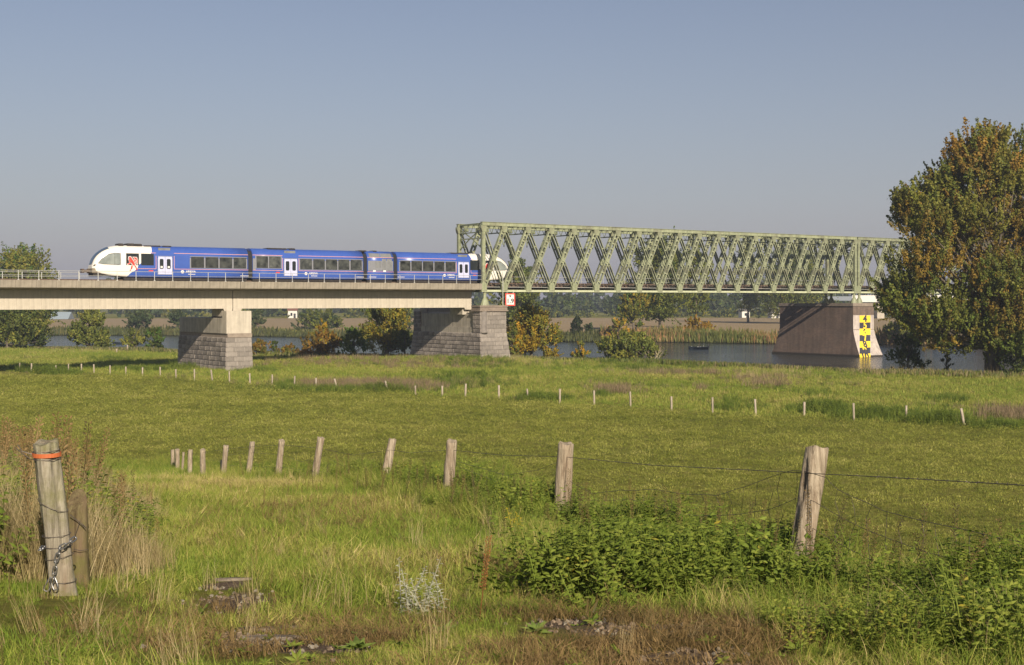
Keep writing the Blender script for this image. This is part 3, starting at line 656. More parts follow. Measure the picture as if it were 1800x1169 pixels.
def strip(name, poly, mat, parent, nose=None, off=.012, cols=8, rows=4, side=-1):
    """thin panel following the body side; poly in (t, z) local to the train, convex"""
    ts = [p[0] for p in poly]; lo, hi = min(ts), max(ts); v = []; f = []
    xs = sorted(set(list(np.linspace(lo, hi, cols + 1)) + [min(max(t, lo), hi) for t in ts]))
    xs = [x for i, x in enumerate(xs) if i == 0 or x - xs[i - 1] > 1e-5]; rng_ = []
    for x in xs:
        zs = []
        for (a, za), (b, zb) in zip(poly, poly[1:] + poly[:1]):
            if min(a, b) - 1e-6 <= x <= max(a, b) + 1e-6:
                if abs(a - b) < 1e-6: zs += [za, zb]
                else: zs.append(za + (zb - za) * (x - a) / (b - a))
        rng_.append((min(zs), max(zs)))
    for x, (z0, z1) in zip(xs, rng_):
        for j in range(rows + 1):
            z = z0 + (z1 - z0) * j / rows; v.append((x, side * (side_n(x, z, nose) + off), z))
    m = len(v)
    for x, (z0, z1) in zip(xs, rng_):
        for j in (0, rows): z = z0 + (z1 - z0) * j / rows; v.append((x, side * (side_n(x, z, nose) - .03), z))
    for i in range(len(xs) - 1):
        for j in range(rows): b = i * (rows + 1) + j; f.append((b, b + rows + 1, b + rows + 2, b + 1))
        b0, b1 = i * (rows + 1), (i + 1) * (rows + 1); c0, c1 = m + 2 * i, m + 2 * i + 2
        f.append((c0, c1, b1, b0)); f.append((b0 + rows, b1 + rows, c1 + 1, c0 + 1))
    return mesh_obj(name, v, f, mat, parent)
def q(px, py): # train-local (t, z above rail)
    n = NH
    for _ in range(5):
        t, z = bt(px, n) - tN, bz(px, py, n) - RZ
        if t < 5: n = .6 * n + .4 * side_n(max(t, .01), z, dN)
    return (t, z)
def rect(x0, x1, z0, z1): return [(x0, z0), (x1, z0), (x1, z1), (x0, z1)]
blue = None
def livery():
    m, nt, p = newmat('blue_livery'); tc = N(nt, 'ShaderNodeTexCoord'); sp = N(nt, 'ShaderNodeSeparateXYZ'); nt.links.new(tc.outputs['Object'], sp.inputs[0])
    f = noise(nt, tc.outputs['Object'], 1.3, 6); col = ramp(nt, f, [(.3, (.040, .088, .34)), (.7, (.050, .105, .38))]).outputs[0]
    def border(pts, sgn):                      # white where sgn * (t - f(z)) < 0
        fc = N(nt, 'ShaderNodeFloatCurve'); mr = N(nt, 'ShaderNodeMapRange'); mr.inputs[2].default_value = 4.0; nt.links.new(sp.outputs[2], mr.inputs[0])
        c = fc.mapping.curves[0]; lo = min(a for a, b in pts); hi = max(a for a, b in pts)
        while len(c.points) < len(pts): c.points.new(.5, .5)
        for i, (t, z) in enumerate(sorted(pts, key=lambda a: a[1])): c.points[i].location = (z / 4.0, (t - lo) / (hi - lo)); c.points[i].handle_type = 'VECTOR'
        fc.mapping.update(); nt.links.new(mr.outputs[0], fc.inputs['Value'])
        ma = N(nt, 'ShaderNodeMath', operation='MULTIPLY_ADD'); ma.inputs[1].default_value = hi - lo; ma.inputs[2].default_value = lo; nt.links.new(fc.outputs[0], ma.inputs[0])
        lt = N(nt, 'ShaderNodeMath', operation='LESS_THAN' if sgn > 0 else 'GREATER_THAN'); nt.links.new(sp.outputs[0], lt.inputs[0]); nt.links.new(ma.outputs[0], lt.inputs[1]); return lt.outputs[0]
    L_ = tT - tN
    pts = [(q(221, 487)[0], 0.2), (q(230, 480)[0], .75), (q(241, 474)[0], 1.15), (q(243.5, 467)[0], 1.62), (q(256, 455)[0], 2.2), (q(264, 446)[0], 2.75), (q(267, 440)[0], 3.1), (q(270, 432)[0], 3.9)]
    w1 = border(pts, 1); w2 = border([(L_ - t, z) for t, z in pts], -1)
    mx = N(nt, 'ShaderNodeMath', operation='MAXIMUM'); nt.links.new(w1, mx.inputs[0]); nt.links.new(w2, mx.inputs[1])
    col = mixc(nt, mx.outputs[0], col, (.76, .72, .65)); nt.links.new(col, p.inputs['Base Color'])
    p.inputs['Roughness'].default_value = .32; p.inputs['Specular IOR Level'].default_value = .4; return m
blue = livery()
glass = plain('dark_tinted_glass', (.02, .024, .025), .12, spec=.35)
glass_grey = surf('train_window_glass', (.012, .014, .014), (.085, .09, .08), 1.5, .15, 0, rnd=.45, spec=.35)
screen_glass = plain('windscreen_glass', (.07, .10, .15), .06, spec=.8)
band_grey = plain('grey_window_band', (.21, .215, .235), .4)
door_m = plain('pale_lilac_door', (.52, .54, .74), .35)
stripe_m = plain('salmon_stripe', (.68, .33, .27), .4)
grey_roof = surf('grey_module', (.15, .155, .16), (.21, .215, .22), 2, .5, .1, rnd=0)
TL = tT - tN; gap = .28
cars = [(0.0, J[0] - tN - gap, dN), (J[0] - tN + gap, J[1] - tN - gap, None), (J[1] - tN + gap, J[2] - tN - gap, None), (J[2] - tN + gap, TL, dT)]
names = ('head_car_body', 'middle_car_body', 'power_module_body', 'head_car_body')
bodies = [body_mesh(nm, a, b, blue, ns) for nm, (a, b, ns) in zip(names, cars)]
for j in J:                                    # bellows between the cars
    x = j - tN; m = MB()
    for k in range(6): m.prism([(-1.3 + .03 * (k % 2), .4), (1.3 - .03 * (k % 2), .4), (1.3 - .03 * (k % 2), 2.9), (.95, 3.45), (0, 3.62), (-.95, 3.45), (-1.3 + .03 * (k % 2), 2.9)], 'x', x - gap - .02 + k * .1, x - gap + .08 + k * .1)
    m.build('bellows', rubber, TR)
def zrow(y0, y1, px): return (q(px, y1)[1], q(px, y0)[1])
def windows(pxs, z0, z1, band=True, mat=None, pad=.1):
    xs = [(bt(a, NH) - tN, bt(b, NH) - tN) for a, b in pxs]
    if band: strip('window_band', rect(xs[0][0] - .2, xs[-1][1] + .2, z0 - .12, z1 + .12), band_grey, TR, off=.006, cols=4)
    for a, b in xs:
        w = strip('window', rect(a - .05, b + .05, z0 - .05, z1 + .05), rubber, TR, off=.02, cols=3)
        c = .09; poly = [(a + c, z0), (b - c, z0), (b, z0 + c), (b, z1 - c), (b - c, z1), (a + c, z1), (a, z1 - c), (a, z0 + c)]
        g_ = strip('pane', poly, mat or glass_grey, w, off=.028, cols=6)
WZ0, WZ1 = .98, 2.12
WZ0, WZ1 = q(400, 470.8)[1], q(400, 453.4)[1]
windows([(336.8, 358), (362, 383.3), (387, 407.5), (411.5, 432)], WZ0, WZ1)
windows([(451.8, 470.6), (474, 493)], WZ0 + .1, WZ1 + .22)
windows([(528.5, 547.7), (551.5, 570.3), (573.8, 592.3), (595.5, 613.5), (617, 635.3)], WZ0, WZ1)
windows([(704.2, 720.8), (724, 741.3), (744.2, 761.2), (764.4, 780.6), (784, 800)], WZ0, WZ1)
strip('window_band', rect(J[0] - tN + gap + .02, bt(451, NH) - tN - .1, WZ0 - .2, WZ1 + .4), band_grey, TR, off=.004, cols=3)
# two large windows at the ends, glass and emblem
LZ0, LZ1 = q(235, 465.5)[1], q(235, 446)[1]
def bigwin(a, b, nose):
    w = strip('window', rect(a - .04, b + .04, LZ0 - .04, LZ1 + .04), rubber, TR, nose, .012); strip('pane', rect(a, b, LZ0, LZ1), glass, w, nose, .02)
for a, b in ((222.6, 244), (248.8, 270)):
    A, B = bt(a, NH) - tN, bt(b, NH) - tN; bigwin(A, B, dN); bigwin(TL - B, TL - A, dT)
# cab side windows (quarter-ellipse) and windscreen
cw = [q(*p) for p in ((173.5, 462.3), (180, 454.5), (192, 446.8), (201, 445.2), (211.6, 445.8), (211.6, 464.6), (208, 465.2), (183, 464))]
for fl, ns in ((lambda p: p, dN), (lambda p: (TL - p[0], p[1]), dT)):
    poly = [fl(p) for p in cw]; cx = sum(p[0] for p in poly) / 8; cz = sum(p[1] for p in poly) / 8
    w = strip('cab_window', [((p[0] - cx) * 1.05 + cx, (p[1] - cz) * 1.07 + cz) for p in poly], rubber, TR, ns, .012, 12)
    strip('pane', poly, surf('cab_glass', (.16, .18, .17), (.30, .33, .31), .8, .12, 0, rnd=0, spec=.6), w, ns, .02, 14)
    xm = fl(q(202, 450))[0]; strip('mullion', rect(xm - .02, xm + .02, LZ0, LZ1 - .1), rubber, w, ns, .024, 1)
def windscreen(ns, sg, base):
    # curved glass over the front: between profile heights, across the width
    v = []; f = []; nt_, nw = 9, 9
    for i in range(nt_ + 1):
        d = .04 + (1.85 - .04) * (i / nt_) ** 1.5; t = base + sg * d; rf, fl, wf = ip(nose_roof, d), ip(nose_floor, d), ip(nose_w, d)
        for k in range(nw + 1):
            a = -1 + 2 * k / nw; 
            zz = rf - (rf - fl) * .30 * abs(a) ** 2.6; zz_n = .22 + (zz - fl) / (rf - fl) * 3.63
            w = ip([(p_[1], p_[0]) for p_ in SEC] + [(3.86, 0.0)], min(3.85, zz_n)) * wf
            y = a * w * 1.0 if abs(a) < .98 else a * w
            # place on the shell: take the body height at this y
            yy = a * .92 * wf; sec = [(p_[0] * wf, fl + (p_[1] - .22) / 3.63 * (rf - fl)) for p_ in SEC] + [(0, rf + .012)]
            zs = float(np.interp(abs(yy), [s_[0] for s_ in reversed(sec)][:8], [s_[1] for s_ in reversed(sec)][:8]))
            v.append((t - sg * .03, yy, zs + .03))
    for i in range(nt_):
        for k in range(nw): b = i * (nw + 1) + k; f.append((b, b + 1, b + nw + 2, b + nw + 1))
    mesh_obj('windscreen', v, f, screen_glass, TR, smooth=True)
windscreen(dN, 1, 0); windscreen(dT, -1, TL)
# headlights, couplers, buffers
for ns, sg, base in ((dN, 1, 0), (dT, -1, TL)):
    lp = [q(163.2, 468.2), (q(166, 464.6)), q(169.7, 465.4), q(166, 467.6)]; lp = [(p[0] if sg > 0 else TL - p[0], p[1]) for p in lp]
    strip('headlight', lp, black_paint, TR, ns, .02, 3)
    c = MB().box(min(base - sg * .75, base + sg * .2), max(base - sg * .75, base + sg * .2), -.22, .22, .78, 1.08).box(min(base - sg * 1.0, base - sg * .7), max(base - sg * 1.0, base - sg * .7), -.3, .3, .72, 1.16).build('coupler', rust, TR, bevel=.03)
    MB().box(min(base + sg * .1, base + sg * 1.5), max(base + sg * .1, base + sg * 1.5), -1.0, 1.0, .38, .75).build('snowplough', dark_under, TR, bevel=.05)
    MB().box(min(base - sg * .08, base + sg * .9), max(base - sg * .08, base + sg * .9), -1.02, 1.02, .68, 1.22).build('buffer_beam', surf('tan_crash_beam', (.16, .13, .09), (.26, .22, .16), 3, .7, .1, rnd=0), TR, bevel=.06)
# doors
def door(pa, pm, pb):
    A, Mi, B = (bt(p_, NH) - tN for p_ in (pa, pm, pb)); zb, zt = .62, 2.62
    strip('door_frame', rect(A - .07, B + .07, zb - .05, zt + .08), band_grey, TR, off=.006, cols=3)
    for a, b in ((A, Mi - .02), (Mi + .02, B)):
        d = strip('door', rect(a, b, zb, zt), door_m, TR, off=.03, cols=2); c = (a + b) / 2; w = (b - a) * .29; z0, z1 = 1.18 + .05, 2.36
        strip('door_window', [(c - w + .08, z0), (c + w - .08, z0), (c + w, z0 + .1), (c + w, z1 - .1), (c + w - .08, z1), (c - w + .08, z1), (c - w, z1 - .1), (c - w, z0 + .1)], glass, d, off=.04, cols=6)
        strip('door_sticker', rect(c - w * .55, c + w * .55, 1.33, 1.55), white_paint, d, off=.045, cols=1) if pa < 300 else None
    m = MB().box(A + .1, B - .1, -1.22, -1.02, 3.0, 3.62).build('intake_grille', grey_roof, TR, bevel=.03)
door(278.2, 290.3, 302.6); door(500, 511.2, 522.3); door(805.8, 815, 824.3)
# salmon line
def line_h(x0, x1, z, w=.05): strip('stripe', rect(x0, x1, z - w / 2, z + w / 2), stripe_m, TR, off=.009, cols=3, rows=1)
def line_v(x, z0, z1, w=.05): strip('stripe', rect(x - w / 2, x + w / 2, z0, z1), stripe_m, TR, off=.009, cols=1, rows=4)
zu, zl = 2.57, .99 + .0
X_ = lambda p_: bt(p_, NH) - tN
e0, e1 = cars[0][1], cars[1][0]
zl = q(400, 474.2)[1]; zu = q(400, 447.2)[1]
for a, b in ((X_(306.5), cars[0][1]), (cars[1][0], X_(497)), (X_(525.5), cars[1][1]), (cars[2][0], cars[2][1]), (cars[3][0], X_(802.5))):
    line_h(a, b, zu); line_h(a, b, zl)
line_v(X_(306.5), zl, zu); line_v(X_(497), zl, zu); line_v(X_(525.5), zl, zu); line_v(X_(802.5), zl, zu)
line_h(X_(242), X_(274.5), zl); line_h(X_(266), X_(274.5), zu); line_v(X_(274.5), zl, zu)
line_h(X_(828), X_(846), zl); line_h(X_(828), X_(833), zu); line_v(X_(828), zl, zu)
# grey skirt and power module panels
for a, b, ns in cars:
    MB().box(a + (3.4 if ns is dN else .1), b - (3.4 if ns is dT else .1), -1.2, 1.2, -.06, .24).build('underframe', dark_under, TR)
strip('module_panel', rect(cars[2][0] + .1, cars[2][1] - .1, zl + .12, zu - .42), band_grey, TR, off=.012, cols=3)
pa, pb_ = cars[2][0], cars[2][1]; pl = pb_ - pa
for k, (a, b, c, d) in enumerate(((.30, .52, WZ0 + .25, WZ1), (.55, .72, WZ0 - .1, WZ1 + .25), (.74, .93, WZ0 - .1, WZ1 + .25))):
    strip('service_hatch', rect(pa + pl * a, pa + pl * b, c, d), grey_roof, TR, off=.02, cols=2)
for a in (.21, .60): strip('lamp_plate', rect(pa + pl * a, pa + pl * (a + .1), zl - .02, zl + .2), white_paint, TR, off=.03, cols=1, rows=1)
for a, b in ((.08, .49), (.51, .93)): strip('roof_grille', rect(pa + pl * a, pa + pl * b, 3.06, 3.56), grey_roof, TR, off=.02, cols=2)
# roof equipment
def roofbox(p0, p1, h, nn=.75, mat=None): MB().box(bt(p0, 0) - tN, bt(p1, 0) - tN, -nn, nn, 3.7, 3.80 + h).build('roof_unit', mat or dark_under, TR, bevel=.08)
for a, b, h in ((205.5, 214, .24), (220.5, 233, .27), (233.5, 246.5, .24), (250, 279, .10), (283, 298, .10), (466, 500, .14), (505, 515, .16), (628, 640, .12), (652, 658, .12), (788, 803, .10), (806, 820, .12)): roofbox(a, b, h)
# wheels and bogies
wh = None
for xc in (7.6, X_(440.5) + 1.8 - 0, X_(495), X_(575), cars[2][0] + 1.4, cars[2][1] - 1.4, X_(780), TL - 7.6):
    b = MB().box(xc - 1.7, xc + 1.7, -1.12, -.95, .3, .62).box(xc - 1.7, xc + 1.7, .95, 1.12, .3, .62).box(xc - .3, xc + .3, -.95, .95, .3, .6).build('bogie', dark_under, TR, bevel=.03)
    for dx in (-1.0, 1.0):
        for s in (-1, 1):
            if wh is None:
                wh = MB().tube([(0, -.07, 0), (0, .07, 0)], .40, 18).build('wheel', rust, b); o = wh
            else: o = link_copy(wh, b)
            o.location = (xc + dx, s * .75, .40)
# operator lettering with swirl mark
def arriva(px, py):
    t, z = q(px, py); g = strip('logo_mark', [(t - .22, z), (t - .1, z - .17), (t + .1, z - .17), (t + .2, z), (t + .1, z + .17), (t - .1, z + .17)], white_paint, TR, off=.012, cols=6)
    strip('logo_mark', [(t - .1, z - .02), (t, z - .09), (t + .09, z - .02), (t, z + .06)], blue, g, off=.016, cols=4)
    text('ARRIVA', .34, white_paint, TR, (t + .98, -1.462, z + .02), off=.008, name='lettering', sx_=1.0); text('veolia', .16, white_paint, TR, (t + 1.15, -1.462, z - .25)) if False else None
    strip('small_print', rect(t + .65, t + 1.5, z - .30, z - .24), white_paint, TR, off=.01, cols=1, rows=1)
arriva(321, 477.8); arriva(538, 481); arriva(781.5, 484)
for px in (431, 634, 656, 706): t, z = q(px, 487 if px > 500 else 485); strip('small_print', rect(t - .6, t + .45, z - .03, z + .03), white_paint, TR, off=.01, cols=1, rows=1)
for px, py in ((265, 476), (488, 479), (834, 484)): t, z = q(px, py); strip('small_print', rect(t - .22, t + .3, z - .06, z + .06), red_paint, TR, off=.01, cols=1, rows=1)
# heraldic red lion with double tail on a white ground, over the end window
def lion(mirror):
    P_ = lambda x, y: (lambda a: ((TL - a[0]) if mirror else a[0], a[1]))(q(x, y))
    ns = dT if mirror else dN
    red = [  # convex pieces in photo pixels: head, mane, chest, belly, legs, tails
        [(226, 452), (229, 451), (231.5, 453), (231, 457), (227, 456)], [(228, 455), (232, 454), (235, 459), (234, 463), (229, 461)],
        [(225.5, 456), (228, 456), (230, 461), (228, 462)], [(224, 463.5), (229, 461), (230, 463), (225, 465.5)], [(230, 460), (235, 459), (238, 464), (237, 468), (233, 466)],
        [(234, 452), (240, 452.5), (242, 457), (240, 456.5), (235, 454)], [(240, 455), (242.3, 457), (242, 464), (240.5, 464)], [(236, 455), (239, 457), (238.5, 461), (236, 460)],
        [(231, 466), (234, 466), (233, 472), (230, 475), (229.5, 473)], [(227.5, 474.5), (231, 473.5), (230, 476), (227.5, 476)], [(236, 466), (239, 467), (241, 472), (239, 472.5)], [(238.5, 471), (241.5, 472), (242, 475.5), (239, 475)]]
    cx, cy = 234, 463
    g = empty('lion_emblem', (0, 0, 0)); g.parent = TR
    for pc in red:
        mx, my = sum(p[0] for p in pc) / len(pc), sum(p[1] for p in pc) / len(pc)
        if my < 466: strip('emblem_outline', [P_(mx + (x - mx) * 1.15 + (.55 if x > mx else -.55), my + (y - my) * 1.15 + (.55 if y > my else -.55)) for x, y in pc], emb_w, g, ns, .024, 4, 2)
        strip('emblem_piece', [P_(mx + (x - mx) * .82, my + (y - my) * .82) for x, y in pc], red_paint, g, ns, .03, 4, 2)
emb_w = plain('emblem_white', (.60, .52, .50), .4)
lion(False); lion(True)

# ------------------------------------------------------------------ foliage
def leaf_material(name, trans=.35, rough=.6):
    m, nt, p = newmat(name); a = N(nt, 'ShaderNodeAttribute'); a.attribute_name = 'leafcol'
    nt.links.new(a.outputs['Color'], p.inputs['Base Color']); p.inputs['Roughness'].default_value = rough; p.inputs['Specular IOR Level'].default_value = .25
    tr = N(nt, 'ShaderNodeBsdfTranslucent'); mx = N(nt, 'ShaderNodeMixShader'); mx.inputs[0].default_value = trans
    hv = N(nt, 'ShaderNodeHueSaturation', Value=1.5, Saturation=1.1); nt.links.new(a.outputs['Color'], hv.inputs['Color']); nt.links.new(hv.outputs[0], tr.inputs[0])
    nt.links.new(p.outputs[0], mx.inputs[1]); nt.links.new(tr.outputs[0], mx.inputs[2]); nt.links.new(mx.outputs[0], nt.nodes['Material Output'].inputs[0]); return m
leaf_m = leaf_material('leaf'); bark = surf('bark', (.085, .068, .05), (.17, .145, .115), 3, .95, .8, 10, stretch=(1, 1, .25), rnd=.1)
dead_m = surf('dead_wood', (.35, .29, .20), (.48, .41, .30), 4, .9, .2)
def quad_mesh(name, cen, nrm, up, w, l, col, mat, parent=None, tri=False):
    """many leaf quads as one mesh: centre, normal, long axis, width, length, colour arrays"""
    n = len(cen); side = np.cross(nrm, up); side /= np.linalg.norm(side, axis=1, keepdims=True) + 1e-9; up = np.cross(side, nrm); up /= np.linalg.norm(up, axis=1, keepdims=True) + 1e-9
    hw, hl = (w / 2)[:, None], (l / 2)[:, None]
    v = np.stack([cen - up * hl, cen + side * hw - up * hl * .1, cen + up * hl, cen - side * hw - up * hl * .1], 1).reshape(-1, 3)
    me = bpy.data.meshes.new(name); me.vertices.add(4 * n); me.vertices.foreach_set('co', v.ravel().astype(np.float32))
    me.loops.add(4 * n); me.loops.foreach_set('vertex_index', np.arange(4 * n, dtype=np.int32)); me.polygons.add(n); me.polygons.foreach_set('loop_start', np.arange(0, 4 * n, 4, dtype=np.int32))
    me.update(calc_edges=True)
    c4 = np.ones((n, 4)); c4[:, :3] = np.clip(col, 0, 1); a = me.attributes.new('leafcol', 'FLOAT_COLOR', 'POINT'); a.data.foreach_set('color', np.repeat(c4, 4, 0).ravel())
    me.materials.append(mat); o = bpy.data.objects.new(name, me); COL.objects.link(o)
    if parent: o.parent = parent
    return o
def unit(a): return a / (np.linalg.norm(a, axis=-1, keepdims=True) + 1e-9)
def crown_arrays(lobes, nplume, nleaf, leaf, plen, prad, cols, upb=.7, outb=.6, colw=None, inner=.35, g=rng, droop=0, aspect=1.6, ncl=0, rcl=.22):
    """lobes: (cx, cy, cz, rx, ry, rz, weight); plumes = leafy shoots pointing outward/up"""
    lobes = np.array(lobes, float); w = lobes[:, 6] / lobes[:, 6].sum(); k = g.choice(len(lobes), nplume, p=w)
    d = unit(g.normal(size=(nplume, 3))); r = (inner + (1 - inner) * g.random(nplume) ** .55)[:, None]
    base = lobes[k, :3] + d * lobes[k, 3:6] * r
    if ncl:                                   # shoots gathered into boughs with gaps between
        kc = g.choice(len(lobes), ncl, p=w); dc = unit(g.normal(size=(ncl, 3)) + np.array([0, 0, .15])); cc = lobes[kc, :3] + dc * lobes[kc, 3:6] * g.uniform(.55, .98, (ncl, 1)); rc = rcl * lobes[kc, 3:6].mean(1) * g.uniform(.6, 1.5, ncl)
        j = g.integers(0, ncl, nplume); fl = g.random(nplume) < .86
        nb_ = cc[j] + d * (rc[j] * g.random(nplume) ** .4)[:, None] * np.array([1.25, 1.25, .75]); base = np.where(fl[:, None], nb_, base); d = np.where(fl[:, None], unit(.5 * d + .7 * dc[j]), d)
    dirn = unit(d * outb + np.array([0, 0, upb]) + g.normal(size=(nplume, 3)) * .28)
    L = plen * g.uniform(.55, 1.35, nplume); Rr = prad * g.uniform(.7, 1.3, nplume)
    cols = np.array(cols); ci = g.choice(len(cols), nplume, p=colw)
    if ncl: cj = g.choice(len(cols), ncl, p=colw); ci = np.where(g.random(nplume) < .78, cj[j], ci)
    pc = cols[ci] * g.uniform(.78, 1.25, (nplume, 1))
    idx = np.repeat(np.arange(nplume), nleaf); n = len(idx); u = g.random(n) ** .8
    rad = g.normal(size=(n, 3)); rad -= (rad * dirn[idx]).sum(1, keepdims=True) * dirn[idx]; rad = unit(rad) * (np.abs(g.normal(0, .55, n)) * Rr[idx] * (1.1 - .75 * u))[:, None]
    cen = base[idx] + dirn[idx] * (u * L[idx])[:, None] + rad; cen[:, 2] -= droop * u * L[idx]
    nr = unit(unit(rad) * .8 + d[idx] * .5 + g.normal(size=(n, 3)) * .55 + np.array([0, 0, .25])); up = unit(dirn[idx] * .7 + g.normal(size=(n, 3)) * .6)
    sz = leaf * g.uniform(.6, 1.35, n); col = pc[idx] * g.uniform(.8, 1.22, (n, 1)) * (1 + g.normal(0, .05, (n, 3)))
    return cen, nr, up, sz, sz * aspect, col, base, dirn
def limbs(mb, base, top, r0, targets, g=random, kink=.35):
    """trunk from base to top with limbs reaching towards the plume bases"""
    base, top = Vector(base), Vector(top); n = 7; pts = []
    for i in range(n + 1):
        q_ = i / n; p_ = base.lerp(top, q_) + Vector((g.uniform(-1, 1), g.uniform(-1, 1), 0)) * kink * q_ * (1 - q_ * .4); pts.append(p_)
    rr = [r0 * (1.35 if i == 0 else 1.08 if i == 1 else 1) * (1 - .86 * i / n) for i in range(n + 1)]
    mb.tube(pts, rr, 9)
    for tg in targets:
        tg = Vector(tg); zq = (tg.z - base.z) / max(.1, top.z - base.z); q_ = min(.92, max(.16, zq * .62)); i = int(q_ * n); f_ = q_ * n - i
        a = pts[i].lerp(pts[min(n, i + 1)], f_); ra = (rr[i] * (1 - f_) + rr[min(n, i + 1)] * f_) * .55
        mid = a.lerp(tg, .5) + Vector((0, 0, -.06 * (tg - a).length)) + Vector((g.uniform(-1, 1), g.uniform(-1, 1), g.uniform(-.3, .6))) * .05 * (tg - a).length
        mb.tube([a, a.lerp(mid, .5) + Vector((0, 0, .02)), mid, mid.lerp(tg, .6), tg], [ra, ra * .8, ra * .55, ra * .32, ra * .1], 5, caps=False)
def make_tree(name, label, cat, base, lobes, nplume, nleaf, leaf, plen, prad, cols, r0=.2, top=None, nl=14, group=None, trunk='trunk', **kw):
    base = Vector(base); r = empty(name, base, 0, label, cat, group)
    cen, nr, up, w, l, col, pb, pd = crown_arrays(lobes, nplume, nleaf, leaf, plen, prad, cols, **kw)
    b0 = np.array(base)
    quad_mesh('crown', cen, nr, up, w, l, col, leaf_m, r)        # lobes are given relative to the base
    mb = MB(); top = top or max(q_[2] + q_[5] * .55 for q_ in lobes)
    sel = pb[rng.choice(len(pb), min(nl, len(pb)), replace=False)]
    limbs(mb, (0, 0, -.4), (lobes[0][0] * .6, lobes[0][1] * .5, top), r0, sel, kink=r0 * 1.2); mb.build(trunk, bark, r)
    return r
G_BOOST = 1.0
G_DARK = [(.040, .060, .014), (.055, .080, .018), (.075, .095, .022)]
G_OLIVE = [(.075, .090, .020), (.10, .115, .025), (.13, .135, .030), (.06, .075, .018)]
G_FRESH = [(.07, .12, .02), (.10, .15, .026), (.14, .17, .03)]
G_YEL = [(.19, .16, .02), (.27, .20, .02), (.32, .22, .022), (.15, .15, .025), (.11, .12, .02)]
G_ORG = [(.24, .125, .022), (.30, .16, .025), (.18, .12, .025), (.15, .13, .025)]
G_RUST = [(.15, .095, .018), (.20, .115, .02), (.115, .10, .018), (.09, .095, .018), (.13, .12, .022)]
G_BLUE = [(.045, .065, .025), (.06, .08, .03), (.075, .09, .035)]
def gain(c, k, w=(1.0, 1, 1)): return [tuple(x * k * y for x, y in zip(q_, w)) for q_ in c]
G_DARK = gain(G_DARK, 1.45, (1.08, 1, .9)); G_OLIVE = gain(G_OLIVE, 1.85, (1.05, 1, .9)); G_FRESH = gain(G_FRESH, 1.3); G_YEL = gain(G_YEL, 1.35, (1.05, 1, .9)); G_ORG = gain(G_ORG, 1.05, (.92, 1.05, 1)); G_RUST = gain(G_RUST, 1.75, (1, 1, .95)); G_BLUE = gain(G_BLUE, 1.3)

def shrub_at(x0, x1, yt, yb, z, name, label, cat, cols, dens=1.0, depth=.8, Y=None, colw=None, group=None, leaf=None, open_=.0, **kw):
    """a bush or tree whose outline spans the photo box; base at height z (or distance Y)"""
    c = gp((x0 + x1) / 2, yb, z) if Y is None else Vector((((x0 + x1) / 2 - 900) / FX * Y, Y, z))
    s = FX / c.y; w = (x1 - x0) / s; h = (hor((x0 + x1) / 2) - yt) / s - z; c.z = z
    leafs = leaf or max(.12, min(.32, 1.4 / (s * .57))); plen = min(w, h) * kw.pop('pl', .20); prad = plen * kw.pop('pr', .34)
    tall = h > w * 1.1; lob = kw.pop('lobes', None)
    rw = w / 2 - plen * .35
    if lob is None:
        if tall and ('shrub' in name or 'willow' in name): lob = [(0, 0, h * .52, rw * .78, rw * depth, h * .40, 3), (-rw * .4, 0, h * .24, rw * .6, rw * .6, h * .24, 1.6), (rw * .4, .1, h * .26, rw * .6, rw * .6, h * .26, 1.6), (rw * .1, 0, h * .80, rw * .42, rw * .4, h * .15, .8)]
        elif tall: lob = [(0, 0, h * .56, rw * .80, rw * depth, h * .36, 3), (-rw * .35, 0, h * .34, rw * .62, rw * .6 * depth, h * .24, 1.3), (rw * .35, .1, h * .40, rw * .62, rw * .6, h * .26, 1.3), (rw * .12, 0, h * .78, rw * .42, rw * .4, h * .15, .8)]
        else: lob = [(0, 0, h * .45, rw * .75, rw * .6 * depth, h * .42, 3), (-rw * .52, .2, h * .30, rw * .45, rw * .5, h * .30, 1.6), (rw * .52, -.2, h * .30, rw * .45, rw * .5, h * .32, 1.6), (rw * .1, 0, h * .66, rw * .5, rw * .4, h * .22, .9)]
    kw.setdefault('ncl', 12 + int(w * h / 5)); kw.setdefault('rcl', .5)
    vol = w * h; nleaf = kw.pop('nleaf', 26); npl = int(dens * 10 * vol / (leafs ** 2) / nleaf) + 20
    return make_tree(name, label, cat, c, lob, npl, nleaf, leafs, plen, prad, cols, r0=kw.pop('r0', min(.35, .03 * h + .03)), colw=colw, group=group, **kw)
